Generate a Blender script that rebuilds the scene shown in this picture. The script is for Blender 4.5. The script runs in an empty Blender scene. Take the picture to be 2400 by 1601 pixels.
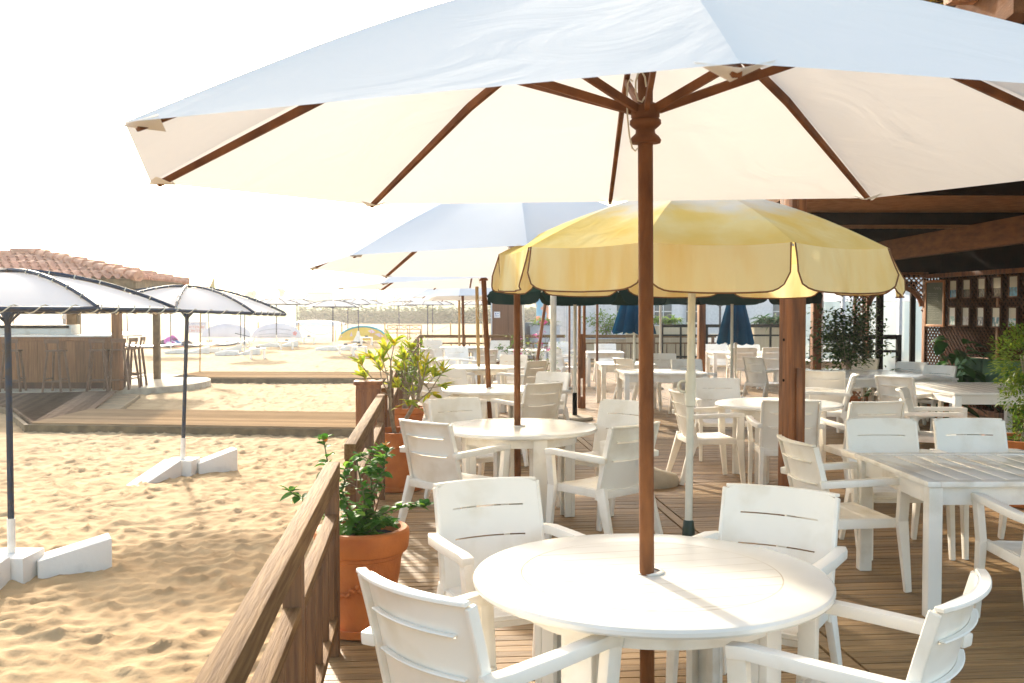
import bpy, bmesh, math, random
import numpy as np
from mathutils import Vector, Matrix
R = math.radians
sc = bpy.context.scene
random.seed(7); rng = np.random.default_rng(7)

# ---------------------------------------------------------------- camera, sky, sun, exposure
cam_d = bpy.data.cameras.new("camera"); cam = bpy.data.objects.new("camera", cam_d)
sc.collection.objects.link(cam); sc.camera = cam
EYE = 1.65
PITCH = math.atan(72.5/2300)
cam.location = (0, 0, EYE); cam.rotation_euler = (math.pi/2-PITCH, 0, 0)
cam_d.sensor_width = 36; cam_d.lens = 2300/2400*36
cam_d.clip_start = 0.05; cam_d.clip_end = 6000
cam_d.dof.use_dof = True; cam_d.dof.focus_distance = 5.2; cam_d.dof.aperture_fstop = 11

SUN_EL, SUN_AZ = 23.0, -21.0          # azimuth measured from +Y towards +X
w = bpy.data.worlds.new("World"); sc.world = w; w.use_nodes = True
nt = w.node_tree; bg = nt.nodes['Background']
sky = nt.nodes.new('ShaderNodeTexSky'); sky.sky_type = 'NISHITA'; sky.sun_disc = False
sky.sun_elevation = R(SUN_EL); sky.sun_rotation = R(SUN_AZ)
sky.air_density = 1.0; sky.dust_density = 2.2; sky.ozone_density = 1.0
tint = nt.nodes.new('ShaderNodeVectorMath'); tint.operation = 'MULTIPLY'; tint.inputs[1].default_value = (1.0, .95, .85)   # dusty seaside air
nt.links.new(sky.outputs[0], tint.inputs[0]); nt.links.new(tint.outputs[0], bg.inputs[0]); bg.inputs[1].default_value = 0.15
sd = bpy.data.lights.new("sun", 'SUN'); sun = bpy.data.objects.new("sun", sd); sc.collection.objects.link(sun)
sd.energy = 2.25; sd.angle = R(2.2); sd.color = (1.0, 0.90, 0.74)
sv = Vector((math.sin(R(SUN_AZ))*math.cos(R(SUN_EL)), math.cos(R(SUN_AZ))*math.cos(R(SUN_EL)), math.sin(R(SUN_EL))))
sun.rotation_euler = sv.to_track_quat('Z', 'Y').to_euler()
sc.view_settings.view_transform = 'Standard'; sc.view_settings.look = 'None'
sc.view_settings.gamma = 1; sc.view_settings.exposure = 2.05

# ---------------------------------------------------------------- helpers
def px(u, v, z=None, Y=None):
    """size and place of a thing at a known distance, read off the photograph"""
    c, s = math.cos(PITCH), math.sin(PITCH)
    a = (u-1200)/2300; b = (800.5-v)/2300
    d = Vector((a, c+b*s, -s+b*c))
    t = (z-EYE)/d.z if z is not None else Y/d.y
    return Vector((0, 0, EYE))+d*t

class MB:
    def __init__(s): s.v = []; s.f = []
    def add(s, vs, fs):
        o = len(s.v); s.v += [tuple(p) for p in vs]; s.f += [tuple(i+o for i in f) for f in fs]
    def box(s, cx, cy, cz, sx, sy, sz, M=None):
        vs = [Vector((cx+a*sx/2, cy+b*sy/2, cz+c*sz/2)) for c in (-1, 1) for b in (-1, 1) for a in (-1, 1)]
        if M: vs = [M @ p for p in vs]
        s.add(vs, [(0,2,3,1),(4,5,7,6),(0,1,5,4),(2,6,7,3),(0,4,6,2),(1,3,7,5)])
    def bar(s, p0, p1, w, t, up=(0,0,1), w1=None, t1=None):
        p0, p1 = Vector(p0), Vector(p1); w1 = w if w1 is None else w1; t1 = t if t1 is None else t1
        d = (p1-p0).normalized(); up = Vector(up); r = d.cross(up)
        if r.length < 1e-4: r = d.cross(Vector((0,1,0)))
        r.normalize(); u = r.cross(d)
        vs = [p0-r*w/2-u*t/2, p0+r*w/2-u*t/2, p0+r*w/2+u*t/2, p0-r*w/2+u*t/2,
              p1-r*w1/2-u*t1/2, p1+r*w1/2-u*t1/2, p1+r*w1/2+u*t1/2, p1-r*w1/2+u*t1/2]
        s.add(vs, [(0,1,2,3),(7,6,5,4),(0,4,5,1),(1,5,6,2),(2,6,7,3),(3,7,4,0)])
    def tube(s, pts, r, n=8, r1=None, closed=False):
        pts = [Vector(p) for p in pts]; m = len(pts); r1 = r if r1 is None else r1
        rings = []; prev = None
        for i, p in enumerate(pts):
            a = pts[(i-1) % m] if (i > 0 or closed) else pts[0]
            b = pts[(i+1) % m] if (i < m-1 or closed) else pts[-1]
            d = (b-a).normalized()
            x = d.cross(Vector((0,0,1)) if abs(d.z) < .95 else Vector((0,1,0))) if prev is None else prev-d*prev.dot(d)
            x.normalize(); prev = x; y = d.cross(x)
            rr = r+(r1-r)*i/max(1, m-1)
            rings.append([p+x*math.cos(2*math.pi*k/n)*rr+y*math.sin(2*math.pi*k/n)*rr for k in range(n)])
        vs = [q for g in rings for q in g]; fs = []
        for i in range(m if closed else m-1):
            for k in range(n):
                a, b = i*n+k, i*n+(k+1) % n; c2 = ((i+1) % m)*n
                fs.append((a, b, c2+(k+1) % n, c2+k))
        if not closed:
            fs.append(tuple(reversed(range(n)))); fs.append(tuple((m-1)*n+k for k in range(n)))
        s.add(vs, fs)
    def sweep(s, P, w, t, up=(0,0,1)):
        P = [Vector(p) for p in P]; up = Vector(up); vs = []
        for i, p in enumerate(P):
            d = (P[min(i+1, len(P)-1)]-P[max(i-1, 0)]).normalized(); r = d.cross(up).normalized(); u = r.cross(d)
            vs += [p-r*w/2-u*t/2, p+r*w/2-u*t/2, p+r*w/2+u*t/2, p-r*w/2+u*t/2]
        n = len(P); fs = [(0,1,2,3), (4*n-1, 4*n-2, 4*n-3, 4*n-4)]
        for i in range(n-1):
            for k in range(4): fs.append((4*i+k, 4*i+4+k, 4*i+4+(k+1) % 4, 4*i+(k+1) % 4))
        s.add(vs, fs)
    def lathe(s, prof, n=20, c=(0,0,0), cap=True):
        vs = [(c[0]+r*math.cos(2*math.pi*k/n), c[1]+r*math.sin(2*math.pi*k/n), c[2]+z) for r, z in prof for k in range(n)]
        fs = []
        for i in range(len(prof)-1):
            for k in range(n):
                fs.append((i*n+k, i*n+(k+1) % n, (i+1)*n+(k+1) % n, (i+1)*n+k))
        if cap:
            fs.append(tuple(reversed(range(n)))); fs.append(tuple((len(prof)-1)*n+k for k in range(n)))
        s.add(vs, fs)
    def grid(s, fn, nu, nv, skip=None):
        vs = [fn(i/nu, j/nv) for j in range(nv+1) for i in range(nu+1)]
        fs = [(j*(nu+1)+i, j*(nu+1)+i+1, (j+1)*(nu+1)+i+1, (j+1)*(nu+1)+i)
              for j in range(nv) for i in range(nu) if not (skip and skip(i, j))]
        s.add(vs, fs)
    def prism(s, poly, z0, z1):
        n = len(poly); vs = [(x, y, z0) for x, y in poly]+[(x, y, z1) for x, y in poly]
        s.add(vs, [tuple(reversed(range(n))), tuple(range(n, 2*n))]+[(i, (i+1) % n, n+(i+1) % n, n+i) for i in range(n)])
    def build(s, name, m, parent=None, bevel=0, seg=2, smooth=True, solid=0, ang=35, sub=0):
        me = bpy.data.meshes.new(name); me.from_pydata(s.v, [], s.f)
        bm = bmesh.new(); bm.from_mesh(me)
        if solid:
            bmesh.ops.remove_doubles(bm, verts=bm.verts, dist=1e-5)
            bmesh.ops.recalc_face_normals(bm, faces=bm.faces)
            bmesh.ops.solidify(bm, geom=bm.faces[:], thickness=solid)
        if not s.open: bmesh.ops.recalc_face_normals(bm, faces=bm.faces)
        if bevel:
            es = [e for e in bm.edges if len(e.link_faces) == 2 and e.calc_face_angle(0) > R(30)]
            bmesh.ops.bevel(bm, geom=es, offset=bevel, segments=seg, affect='EDGES', profile=.6, clamp_overlap=True)
        bm.to_mesh(me); bm.free()
        if smooth:
            me.shade_smooth(); me.set_sharp_from_angle(angle=R(ang))
        me.materials.append(m)
        o = bpy.data.objects.new(name, me); sc.collection.objects.link(o)
        if parent: o.parent = parent
        return o
    open = False

def tag(o, label=None, cat=None, group=None, kind=None):
    if label: o['label'] = label
    if cat: o['category'] = cat
    if group: o['group'] = group
    if kind: o['kind'] = kind
    return o
def thing(name, label, cat, loc=(0,0,0), rz=0, group=None, rot=None):
    o = bpy.data.objects.new(name, None); sc.collection.objects.link(o)
    o.empty_display_size = .1
    o.location = loc; o.rotation_euler = rot if rot else (0, 0, rz)
    return tag(o, label, cat, group)
def copy_tree(o, label=None, loc=None, rz=None, rot=None, scale=None, parent=None):
    c = o.copy(); sc.collection.objects.link(c)
    if parent: c.parent = parent
    if label: c['label'] = label
    if loc is not None: c.location = loc
    if rz is not None: c.rotation_euler = (0, 0, rz)
    if rot is not None: c.rotation_euler = rot
    if scale is not None: c.scale = scale
    for ch in [x for x in sc.objects if x.parent == o]:
        copy_tree(ch, parent=c)
    return c

# ---------------------------------------------------------------- materials
MC = {}
def node_mat(name):
    m = bpy.data.materials.new(name); m.use_nodes = True
    return m, m.node_tree, m.node_tree.nodes['Principled BSDF']
def mat(name, col, rough=.6, col2=None, nscale=8.0, stretch=(1,1,1), bump=0.0, bscale=40.0, metal=0.0, island=0.0, rnd=False, spec=.5, detail=5, lo=.35, hi=.65, coat=0):
    if name in MC: return MC[name]
    m, t, b = node_mat(name); L = t.links.new
    b.inputs['Roughness'].default_value = rough; b.inputs['Metallic'].default_value = metal
    b.inputs['Specular IOR Level'].default_value = spec
    b.inputs['Coat Weight'].default_value = coat
    tc = t.nodes.new('ShaderNodeTexCoord'); mp = t.nodes.new('ShaderNodeMapping')
    mp.inputs['Scale'].default_value = stretch; L(tc.outputs['Object'], mp.inputs[0])
    if rnd:
        oi = t.nodes.new('ShaderNodeObjectInfo'); ml = t.nodes.new('ShaderNodeVectorMath'); ml.operation = 'SCALE'; ml.inputs[0].default_value = (17, 31, 11)
        L(oi.outputs['Random'], ml.inputs['Scale']); L(ml.outputs[0], mp.inputs['Location'])
    n = t.nodes.new('ShaderNodeTexNoise'); n.inputs['Scale'].default_value = nscale; n.inputs['Detail'].default_value = detail
    L(mp.outputs[0], n.inputs['Vector'])
    cr = t.nodes.new('ShaderNodeValToRGB')
    cr.color_ramp.elements[0].position = lo; cr.color_ramp.elements[1].position = hi
    c2 = col2 if col2 else tuple(x*.85 for x in col)
    cr.color_ramp.elements[0].color = (*c2, 1); cr.color_ramp.elements[1].color = (*col, 1)
    L(n.outputs[0], cr.inputs[0])
    out = cr.outputs[0]
    if island:
        g = t.nodes.new('ShaderNodeNewGeometry'); mr = t.nodes.new('ShaderNodeMapRange')
        mr.inputs[3].default_value = 1-island; mr.inputs[4].default_value = 1+island
        L(g.outputs['Random Per Island'], mr.inputs[0])
        vm = t.nodes.new('ShaderNodeVectorMath'); vm.operation = 'SCALE'
        L(out, vm.inputs[0]); L(mr.outputs[0], vm.inputs['Scale']); out = vm.outputs[0]
    L(out, b.inputs['Base Color'])
    if bump:
        n2 = t.nodes.new('ShaderNodeTexNoise'); n2.inputs['Scale'].default_value = bscale; n2.inputs['Detail'].default_value = 4
        L(mp.outputs[0], n2.inputs['Vector'])
        bp = t.nodes.new('ShaderNodeBump'); bp.inputs['Strength'].default_value = bump; bp.inputs['Distance'].default_value = .01
        L(n2.outputs[0], bp.inputs['Height']); L(bp.outputs[0], b.inputs['Normal'])
    MC[name] = m; return m
def cloth(name, col, trans=.35, col_t=None, col2=None, nscale=2.0, bump=.25, bscale=6, fade=None, lo=.35, hi=.65, stretch=(1,1,1)):
    """woven cloth that lets some light through"""
    if name in MC: return MC[name]
    m, t, b = node_mat(name); L = t.links.new
    t.nodes.remove(b); out = t.nodes['Material Output']
    tc = t.nodes.new('ShaderNodeTexCoord'); mp = t.nodes.new('ShaderNodeMapping'); mp.inputs['Scale'].default_value = stretch
    L(tc.outputs['Object'], mp.inputs[0])
    n = t.nodes.new('ShaderNodeTexNoise'); n.inputs['Scale'].default_value = nscale; n.inputs['Detail'].default_value = 6
    L(mp.outputs[0], n.inputs['Vector'])
    cr = t.nodes.new('ShaderNodeValToRGB'); cr.color_ramp.elements[0].position = lo; cr.color_ramp.elements[1].position = hi
    cr.color_ramp.elements[0].color = (*(col2 if col2 else tuple(x*.93 for x in col)), 1); cr.color_ramp.elements[1].color = (*col, 1)
    L(n.outputs[0], cr.inputs[0]); c = cr.outputs[0]
    ct = None
    if fade:   # blends to a paler colour with height, edge broken by noise: fade = (z0, z1, pale colour)
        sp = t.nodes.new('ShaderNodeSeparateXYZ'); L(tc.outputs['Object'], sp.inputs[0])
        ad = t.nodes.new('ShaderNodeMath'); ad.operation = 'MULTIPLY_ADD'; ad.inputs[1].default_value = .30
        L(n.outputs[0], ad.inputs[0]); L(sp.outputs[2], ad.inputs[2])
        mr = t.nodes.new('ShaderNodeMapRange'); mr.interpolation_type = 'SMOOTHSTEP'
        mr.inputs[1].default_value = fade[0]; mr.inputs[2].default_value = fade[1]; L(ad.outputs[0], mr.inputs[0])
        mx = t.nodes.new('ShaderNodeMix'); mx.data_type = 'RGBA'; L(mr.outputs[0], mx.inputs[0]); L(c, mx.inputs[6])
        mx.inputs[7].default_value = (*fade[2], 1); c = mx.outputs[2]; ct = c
    d = t.nodes.new('ShaderNodeBsdfDiffuse'); tr = t.nodes.new('ShaderNodeBsdfTranslucent'); ms = t.nodes.new('ShaderNodeMixShader')
    L(c, d.inputs[0])
    if col_t: tr.inputs[0].default_value = (*col_t, 1)
    else: L(c, tr.inputs[0])
    ms.inputs[0].default_value = trans
    L(d.outputs[0], ms.inputs[1]); L(tr.outputs[0], ms.inputs[2]); L(ms.outputs[0], out.inputs[0])
    if bump:
        n2 = t.nodes.new('ShaderNodeTexNoise'); n2.inputs['Scale'].default_value = bscale; n2.inputs['Detail'].default_value = 5; n2.inputs['Distortion'].default_value = 1.2
        L(mp.outputs[0], n2.inputs['Vector'])
        bp = t.nodes.new('ShaderNodeBump'); bp.inputs['Strength'].default_value = bump; bp.inputs['Distance'].default_value = .02
        L(n2.outputs[0], bp.inputs['Height']); L(bp.outputs[0], d.inputs['Normal']); L(bp.outputs[0], tr.inputs['Normal'])
    MC[name] = m; return m
def leafmat(name, c1, c2, c3=None, trans=.45, veins=False):
    m, t, b = node_mat(name); L = t.links.new; out = t.nodes['Material Output']
    g = t.nodes.new('ShaderNodeNewGeometry'); cr = t.nodes.new('ShaderNodeValToRGB')
    cr.color_ramp.elements[0].color = (*c1, 1); cr.color_ramp.elements[1].color = (*c2, 1)
    if c3:
        e = cr.color_ramp.elements.new(.7); e.color = (*c3, 1)
    L(g.outputs['Random Per Island'], cr.inputs[0]); c = cr.outputs[0]
    if veins:
        tc = t.nodes.new('ShaderNodeTexCoord'); n = t.nodes.new('ShaderNodeTexNoise'); n.inputs['Scale'].default_value = 28
        L(tc.outputs['Object'], n.inputs['Vector'])
        mx = t.nodes.new('ShaderNodeMix'); mx.data_type = 'RGBA'; mx.blend_type = 'MIX'
        mr = t.nodes.new('ShaderNodeMapRange'); mr.inputs[1].default_value = .45; mr.inputs[2].default_value = .62; mr.inputs[4].default_value = .55; L(n.outputs[0], mr.inputs[0])
        L(mr.outputs[0], mx.inputs[0]); L(c, mx.inputs[6]); mx.inputs[7].default_value = (.05, .13, .015, 1); c = mx.outputs[2]
    L(c, b.inputs['Base Color']); b.inputs['Roughness'].default_value = .55; b.inputs['Specular IOR Level'].default_value = .3
    tr = t.nodes.new('ShaderNodeBsdfTranslucent'); L(c, tr.inputs[0]); ms = t.nodes.new('ShaderNodeMixShader'); ms.inputs[0].default_value = trans
    L(b.outputs[0], ms.inputs[1]); L(tr.outputs[0], ms.inputs[2]); L(ms.outputs[0], out.inputs[0])
    MC[name] = m; return m

M_PLASTIC = mat('white_resin', (.89,.84,.75), .38, (.78,.71,.59), 5.0, bump=.05, bscale=60, rnd=True, detail=8, lo=.28, hi=.50)
M_TABLE_R = mat('white_enamel', (.82,.79,.725), .18, (.66,.60,.50), 5.0, bump=.03, bscale=30, rnd=True, detail=9, lo=.28, hi=.48)
M_TEAK = mat('teak', (.23,.085,.025), .62, (.10,.034,.010), 9, (2,2,.6), bump=.35, bscale=60, spec=.25, lo=.3, hi=.7, detail=9)
M_TEAKX = mat('teak_ribs', (.22,.080,.024), .6, (.11,.038,.012), 9, bump=.25, bscale=50, spec=.25, detail=8)
M_BAMBOO = mat('pale_wood', (.50,.33,.13), .55, (.38,.23,.08), 5, (1,1,.3), bump=.2)
M_CANVAS = cloth('white_canvas', (.86,.82,.755), .25, (.77,.76,.74), (.86,.82,.76), nscale=1.3, bump=.5, bscale=3.0)
M_CANVAS2 = cloth('white_canvas_far', (.84,.83,.81), .25, (.77,.76,.74), nscale=1.3, bump=.12, bscale=2.0)
M_CANVASB = cloth('beach_canvas', (.90,.92,.93), .5, (.86,.90,.93), (.88,.90,.92), nscale=1.3, bump=.15, bscale=2.0)
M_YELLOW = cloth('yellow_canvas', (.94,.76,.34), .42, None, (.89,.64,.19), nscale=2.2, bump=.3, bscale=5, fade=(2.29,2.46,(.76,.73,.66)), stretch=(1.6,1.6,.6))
M_YELLOWV = cloth('yellow_valance_cloth', (.95,.815,.46), .42, None, (.90,.68,.27), nscale=3.5, bump=.3, bscale=7, lo=.3, hi=.55, stretch=(1.8,1.8,.35))
M_PIPING = mat('brown_piping', (.20,.085,.03), .8)
M_GREEN = cloth('dark_green_canvas', (.015,.03,.022), .1, None, None, bump=.1)
M_BLUE = cloth('navy_canvas', (.015,.085,.16), .12, None, (.010,.055,.11), bump=.2)
M_WHITEPOLE = mat('white_metal', (.74,.72,.62), .35)
M_BLUETUBE = mat('navy_tube', (.010,.026,.06), .55, (.03,.03,.035), 20)
M_ROPE = mat('cream_rope', (.68,.61,.46), .9, bump=.5, bscale=200)
M_GREENPLASTIC = mat('dark_green_plastic', (.01,.03,.02), .4)
M_RAILTOP = mat('weathered_rail', (.215,.122,.05), .8, (.12,.058,.021), 7, (9,.5,9), bump=.45, bscale=11, spec=.15)
M_RAIL = mat('rail_wood', (.19,.088,.03), .65, (.10,.042,.015), 7, (8,8,.6), bump=.35, bscale=16)
M_DECK = mat('deck_boards', (.33,.20,.082), .55, (.18,.10,.038), 7, (.35,9,9), bump=.5, bscale=14, island=.28)
M_TERRA = mat('terracotta', (.54,.17,.035), .75, (.40,.115,.024), 5, bump=.25, bscale=70)
M_SOIL = mat('soil', (.03,.02,.013), .95, (.012,.008,.005), 60, bump=1, bscale=90)
M_CONC = mat('pale_concrete', (.46,.39,.28), .85, (.33,.27,.19), 4, bump=.4, bscale=40)
M_WHITEBLOCK = mat('white_painted_block', (.74,.70,.63), .8, (.60,.56,.50), 5, bump=.35, bscale=30, lo=.25, hi=.45)
M_DARKWOOD = mat('dark_brown_wood', (.12,.045,.016), .7, (.07,.026,.01), 6, (1,1,.3), bump=.25)
M_LATT = mat('lattice_wood', (.085,.030,.010), .85, (.045,.016,.006), 6, spec=.1)
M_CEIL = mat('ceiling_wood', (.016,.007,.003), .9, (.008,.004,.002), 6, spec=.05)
M_BEAM = mat('beam_wood', (.12,.045,.014), .8, (.07,.026,.009), 5, (4,1,4), bump=.3, spec=.1)
M_POST = mat('post_wood', (.34,.125,.038), .55, (.14,.05,.017), 5, (4,4,.35), bump=.6, bscale=22)
M_BLACK = mat('black_paint', (.006,.005,.004), .8, spec=.1)
M_BROWNBOX = mat('brown_cladding', (.22,.10,.045), .6, (.16,.07,.03), 5, (12,12,.3), bump=.15)
M_WALLW = mat('white_wall', (.62,.63,.64), .7)
M_CREAM = mat('cream_boards', (.56,.45,.29), .6, (.46,.36,.22), 4, (10,1,.5))
M_BARWOOD = mat('bar_wood', (.27,.115,.036), .75, (.17,.068,.02), 5, (8,8,.4), bump=.3, island=.15)
M_TILE = mat('clay_tile', (.62,.33,.21), .85, (.46,.21,.12), 6, island=.1, bump=.3)
M_BARK = mat('pale_bark', (.36,.29,.20), .85, (.22,.17,.11), 30, bump=.5)
M_SIGNW = mat('sign_white', (.82,.82,.84), .6)
M_GLASS, _t, _b = node_mat('windbreak_glass'); _b.inputs['Base Color'].default_value = (.8,.9,.88,1); _b.inputs['Roughness'].default_value = .08
_b.inputs['Transmission Weight'].default_value = .0; _b.inputs['Alpha'].default_value = .45
L_YG = leafmat('croton_leaf', (.26,.40,.03), (.85,.58,.03), (.62,.62,.05), .5, veins=True)
L_GR = leafmat('hibiscus_leaf', (.04,.14,.018), (.20,.36,.04), (.09,.24,.03), .5)
L_DK = leafmat('glossy_dark_leaf', (.015,.06,.012), (.06,.17,.03), None, .3)
L_LT = leafmat('light_leaf', (.09,.20,.025), (.26,.36,.04), None, .5)
L_TOP = leafmat('topiary_leaf', (.05,.13,.012), (.20,.25,.02), None, .4)
L_FAR = leafmat('far_leaf', (.09,.13,.04), (.16,.18,.06), None, .3)
L_PINK = leafmat('pink_bract', (.5,.03,.22), (.65,.12,.35), None, .4)

# ---------------------------------------------------------------- sand
def hash2(ix, iy, k):
    h = (ix*374761393+iy*668265263+k*1442695041) & 0xffffffff
    h = ((h ^ (h >> 13))*1274126177) & 0xffffffff
    return ((h ^ (h >> 16)) & 0xffff)/65535.0
def cells(x, y, s, k, jit=.9):
    gx = np.floor(x/s).astype(np.int64); gy = np.floor(y/s).astype(np.int64)
    best = np.full(x.shape, 9.0); bid = np.zeros(x.shape)
    for dx in (-1, 0, 1):
        for dy in (-1, 0, 1):
            cx, cy = gx+dx, gy+dy
            fx = (cx+.5+jit*(hash2(cx, cy, k)-.5)); fy = (cy+.5+jit*(hash2(cx, cy, k+7)-.5))
            d = np.sqrt((x/s-fx)**2+(y/s-fy)**2)
            m = d < best; best = np.where(m, d, best); bid = np.where(m, hash2(cx, cy, k+3), bid)
    return best, bid
def base_z(x, y):
    s = np.clip((y-31)/22, 0, 1); s = s*s*(3-2*s)
    return -.35+.33*s
def sand_z(x, y):
    x = np.asarray(x, float); y = np.asarray(y, float)
    wx = x+.10*np.sin(y*2.3+1.1*np.sin(x*1.7))+.05*np.sin(y*7.1+x*3)
    wy = y+.10*np.sin(x*2.9+1.3*np.sin(y*1.3))+.04*np.sin(x*8.3-y*2)
    a, ia = cells(wx, wy*.95, .145, 11); b, ib = cells(wx+3.3, wy+1.7, .095, 29); c, ic = cells(wx, wy, .62, 5)
    h = .072*(.35+.8*ia)*(np.clip(a, 0, .85)**1.8-.22)+.016*(np.clip(b, 0, .8)**1.5-.2)*ib+.006*(c**2-.25)
    h = h+.012*np.sin(x*1.1+.6*np.sin(y*.9))*np.sin(y*.8)
    amp = np.where(y < 60, 1, 0.5)
    return base_z(x, y)+h*amp
def axis(segs):
    out = [segs[0][0]]
    for a, b, st in segs:
        n = max(1, int(round((b-a)/st))); out += list(a+(b-a)*(np.arange(1, n+1)/n))
    return np.array(out)
xs = axis([(-900,-120,60),(-120,-40,5),(-40,-14,.35),(-14,-7,.07),(-7,-.9,.034),(-.9,0,.15),(0,14,1.4),(14,60,6),(60,900,70)])
ys = axis([(-30,1.6,1.5),(1.6,9,.036),(9,16,.05),(16,30,.085),(30,60,.25),(60,150,2.5),(150,400,25),(400,3500,300)])
X, Y = np.meshgrid(xs, ys); Z = sand_z(X, Y)
me = bpy.data.meshes.new('sand'); nx, ny = len(xs), len(ys)
me.vertices.add(nx*ny); me.vertices.foreach_set('co', np.stack([X, Y, Z], -1).ravel())
i, j = np.meshgrid(np.arange(nx-1), np.arange(ny-1)); q = (j*nx+i).ravel()
fa = np.stack([q, q+1, q+nx+1, q+nx], -1).ravel()
me.loops.add(len(fa)); me.polygons.add(len(q)); me.loops.foreach_set('vertex_index', fa)
me.polygons.foreach_set('loop_start', np.arange(len(q))*4); me.update(calc_edges=True); me.shade_smooth()
M_SAND = mat('sand', (.45,.31,.165), .9, (.365,.24,.12), 3.5, bump=.9, bscale=16, spec=.1)
me.materials.append(M_SAND); o = bpy.data.objects.new('sand', me); sc.collection.objects.link(o); tag(o, kind='structure')

# ---------------------------------------------------------------- deck
DA = R(5.0)
deckM = Matrix.Rotation(DA, 4, 'Z')
mb = MB(); y = .2; seams = [-.56, 1.93, 4.45, 6.95, 9.4, 12.6, 16]
while y < 30.2:
    for a, b in zip(seams[:-1], seams[1:]):
        x0 = a+(.09 if a != seams[0] else 0); x1 = b-(.015 if b != seams[-1] else 0)
        dz = random.uniform(-.0015, .0015)
        mb.box((x0+x1)/2, y+.0345, -.014+dz, x1-x0, .069, .028)
    y += .0775
for s in seams[1:-1]: mb.box(s+.037, 15.2, -.0125, .07, 30, .029)
o = mb.build('deck', M_DECK, bevel=0); o.rotation_euler = (0, 0, DA); tag(o, kind='structure')
mb = MB()
mb.box(-.585, 15.2, -.17, .03, 30, .33); mb.box(7.7, 30.25, -.17, 16.6, .03, .33)
for k in range(60): mb.box(-.50+.0*k, .6+k*.5, -.17, .08, .05, .30)
mb.box(7.7, 15, -.33, 16.4, 29.6, .02)
o = mb.build('deck_substructure', M_DARKWOOD, smooth=False); o.rotation_euler = (0, 0, DA); tag(o, kind='structure')

# ---------------------------------------------------------------- wooden railings
def railing(p0, p1, label, posts, z=.92, nb=None, w=.066):
    p0, p1 = Vector((*p0, 0)), Vector((*p1, 0)); d = p1-p0; Ln = d.length; a = math.atan2(-d.x, d.y)
    t = thing('wooden_railing', label, 'railing', p0, a, 'wooden railings round the deck')
    m = MB(); m.box(0, Ln/2, z-.045, w, Ln, .09); m.build('top_rail', M_RAILTOP, t, bevel=.008)
    m = MB(); m.box(0, Ln/2, .66, w*.86, Ln, .045); m.build('mid_rail', M_RAILTOP, t, bevel=.005)
    m = MB(); m.box(0, Ln/2, .17, w*.86, Ln, .045); m.build('bottom_rail', M_RAILTOP, t, bevel=.005)
    for s in posts:
        m = MB(); m.box(0, s, (z-.09)/2-.12, w*.95, .085, z-.09+.24); m.build('post', M_RAIL, t, bevel=.005)
    n = int(Ln/.27)
    for k in range(n):
        s = (k+.5)*Ln/n
        if min(abs(s-q) for q in posts) < .07: continue
        m = MB(); m.box(0, s, .415, .030, .030, .445); m.build('baluster', M_RAIL, t, bevel=.003)
    return t
def lx(Y): return -.866+.0957*(4.73-Y)
railing((lx(1.3), 1.3), (lx(4.73), 4.73), 'nearest weathered wooden railing, cut by the bottom edge, left of the front chairs', [.35, 1.92, 3.38])
railing((-.888, 5.36), (-1.148, 8.6), 'wooden railing beside the pot with the spindly yellow-leaved shrub', [.06, 1.6, 3.18])
rp = [(-1.21, 9.25), (-1.5, 12.7), (-1.78, 16.1), (-2.06, 19.5), (-2.33, 22.9), (-2.58, 26.2), (-2.82, 29.5)]
rl = ['wooden railing just beyond the tall gate post, behind the yellow shrub', 'wooden railing left of the third round table',
      'wooden railing left of the fourth parasol', 'fourth length of wooden railing beyond the gate post', 'fifth length of wooden railing beyond the gate post', 'last length of side railing, meeting the end railing at the far corner']
for k in range(6):
    a, b = Vector(rp[k]), Vector(rp[k+1]); b2 = b-(b-a).normalized()*.12
    railing(tuple(a), tuple(b2), rl[k], [.06, (b2-a).length/2, (b2-a).length-.05])
er = [(-2.8, 29.6, 1.6, 29.65, 'dark wooden railing across the far end of the deck, behind the far white chairs'),
      (2.1, 29.7, 6.2, 29.8, 'dark wooden railing across the far end of the deck, right of the white cabin')]
for x0, y0, x1, y1, lb in er: railing((x0, y0), (x1, y1), lb, [.06, 2.2, 4.0])
# tall gate post box beside the rail
t = thing('gate_post', 'tall boxy wooden gate post between the second and third railing lengths', 'gate post', (-1.31, 8.95, 0), R(5))
m = MB(); m.box(0, 0, .31, .22, .2, 1.34); m.build('post_body', M_POST, t, bevel=.006)
m = MB(); m.box(0, 0, .995, .26, .24, .035); m.build('post_cap', M_POST, t, bevel=.006)
m = MB()
for a, b, c, d in ((-.095, .5, .03, .88), (.095, .5, .03, .88), (0, .93, .16, .03)): m.box(a, -.108, b, c, .016, d)
m.build('panel_trim', M_POST, t)

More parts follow.
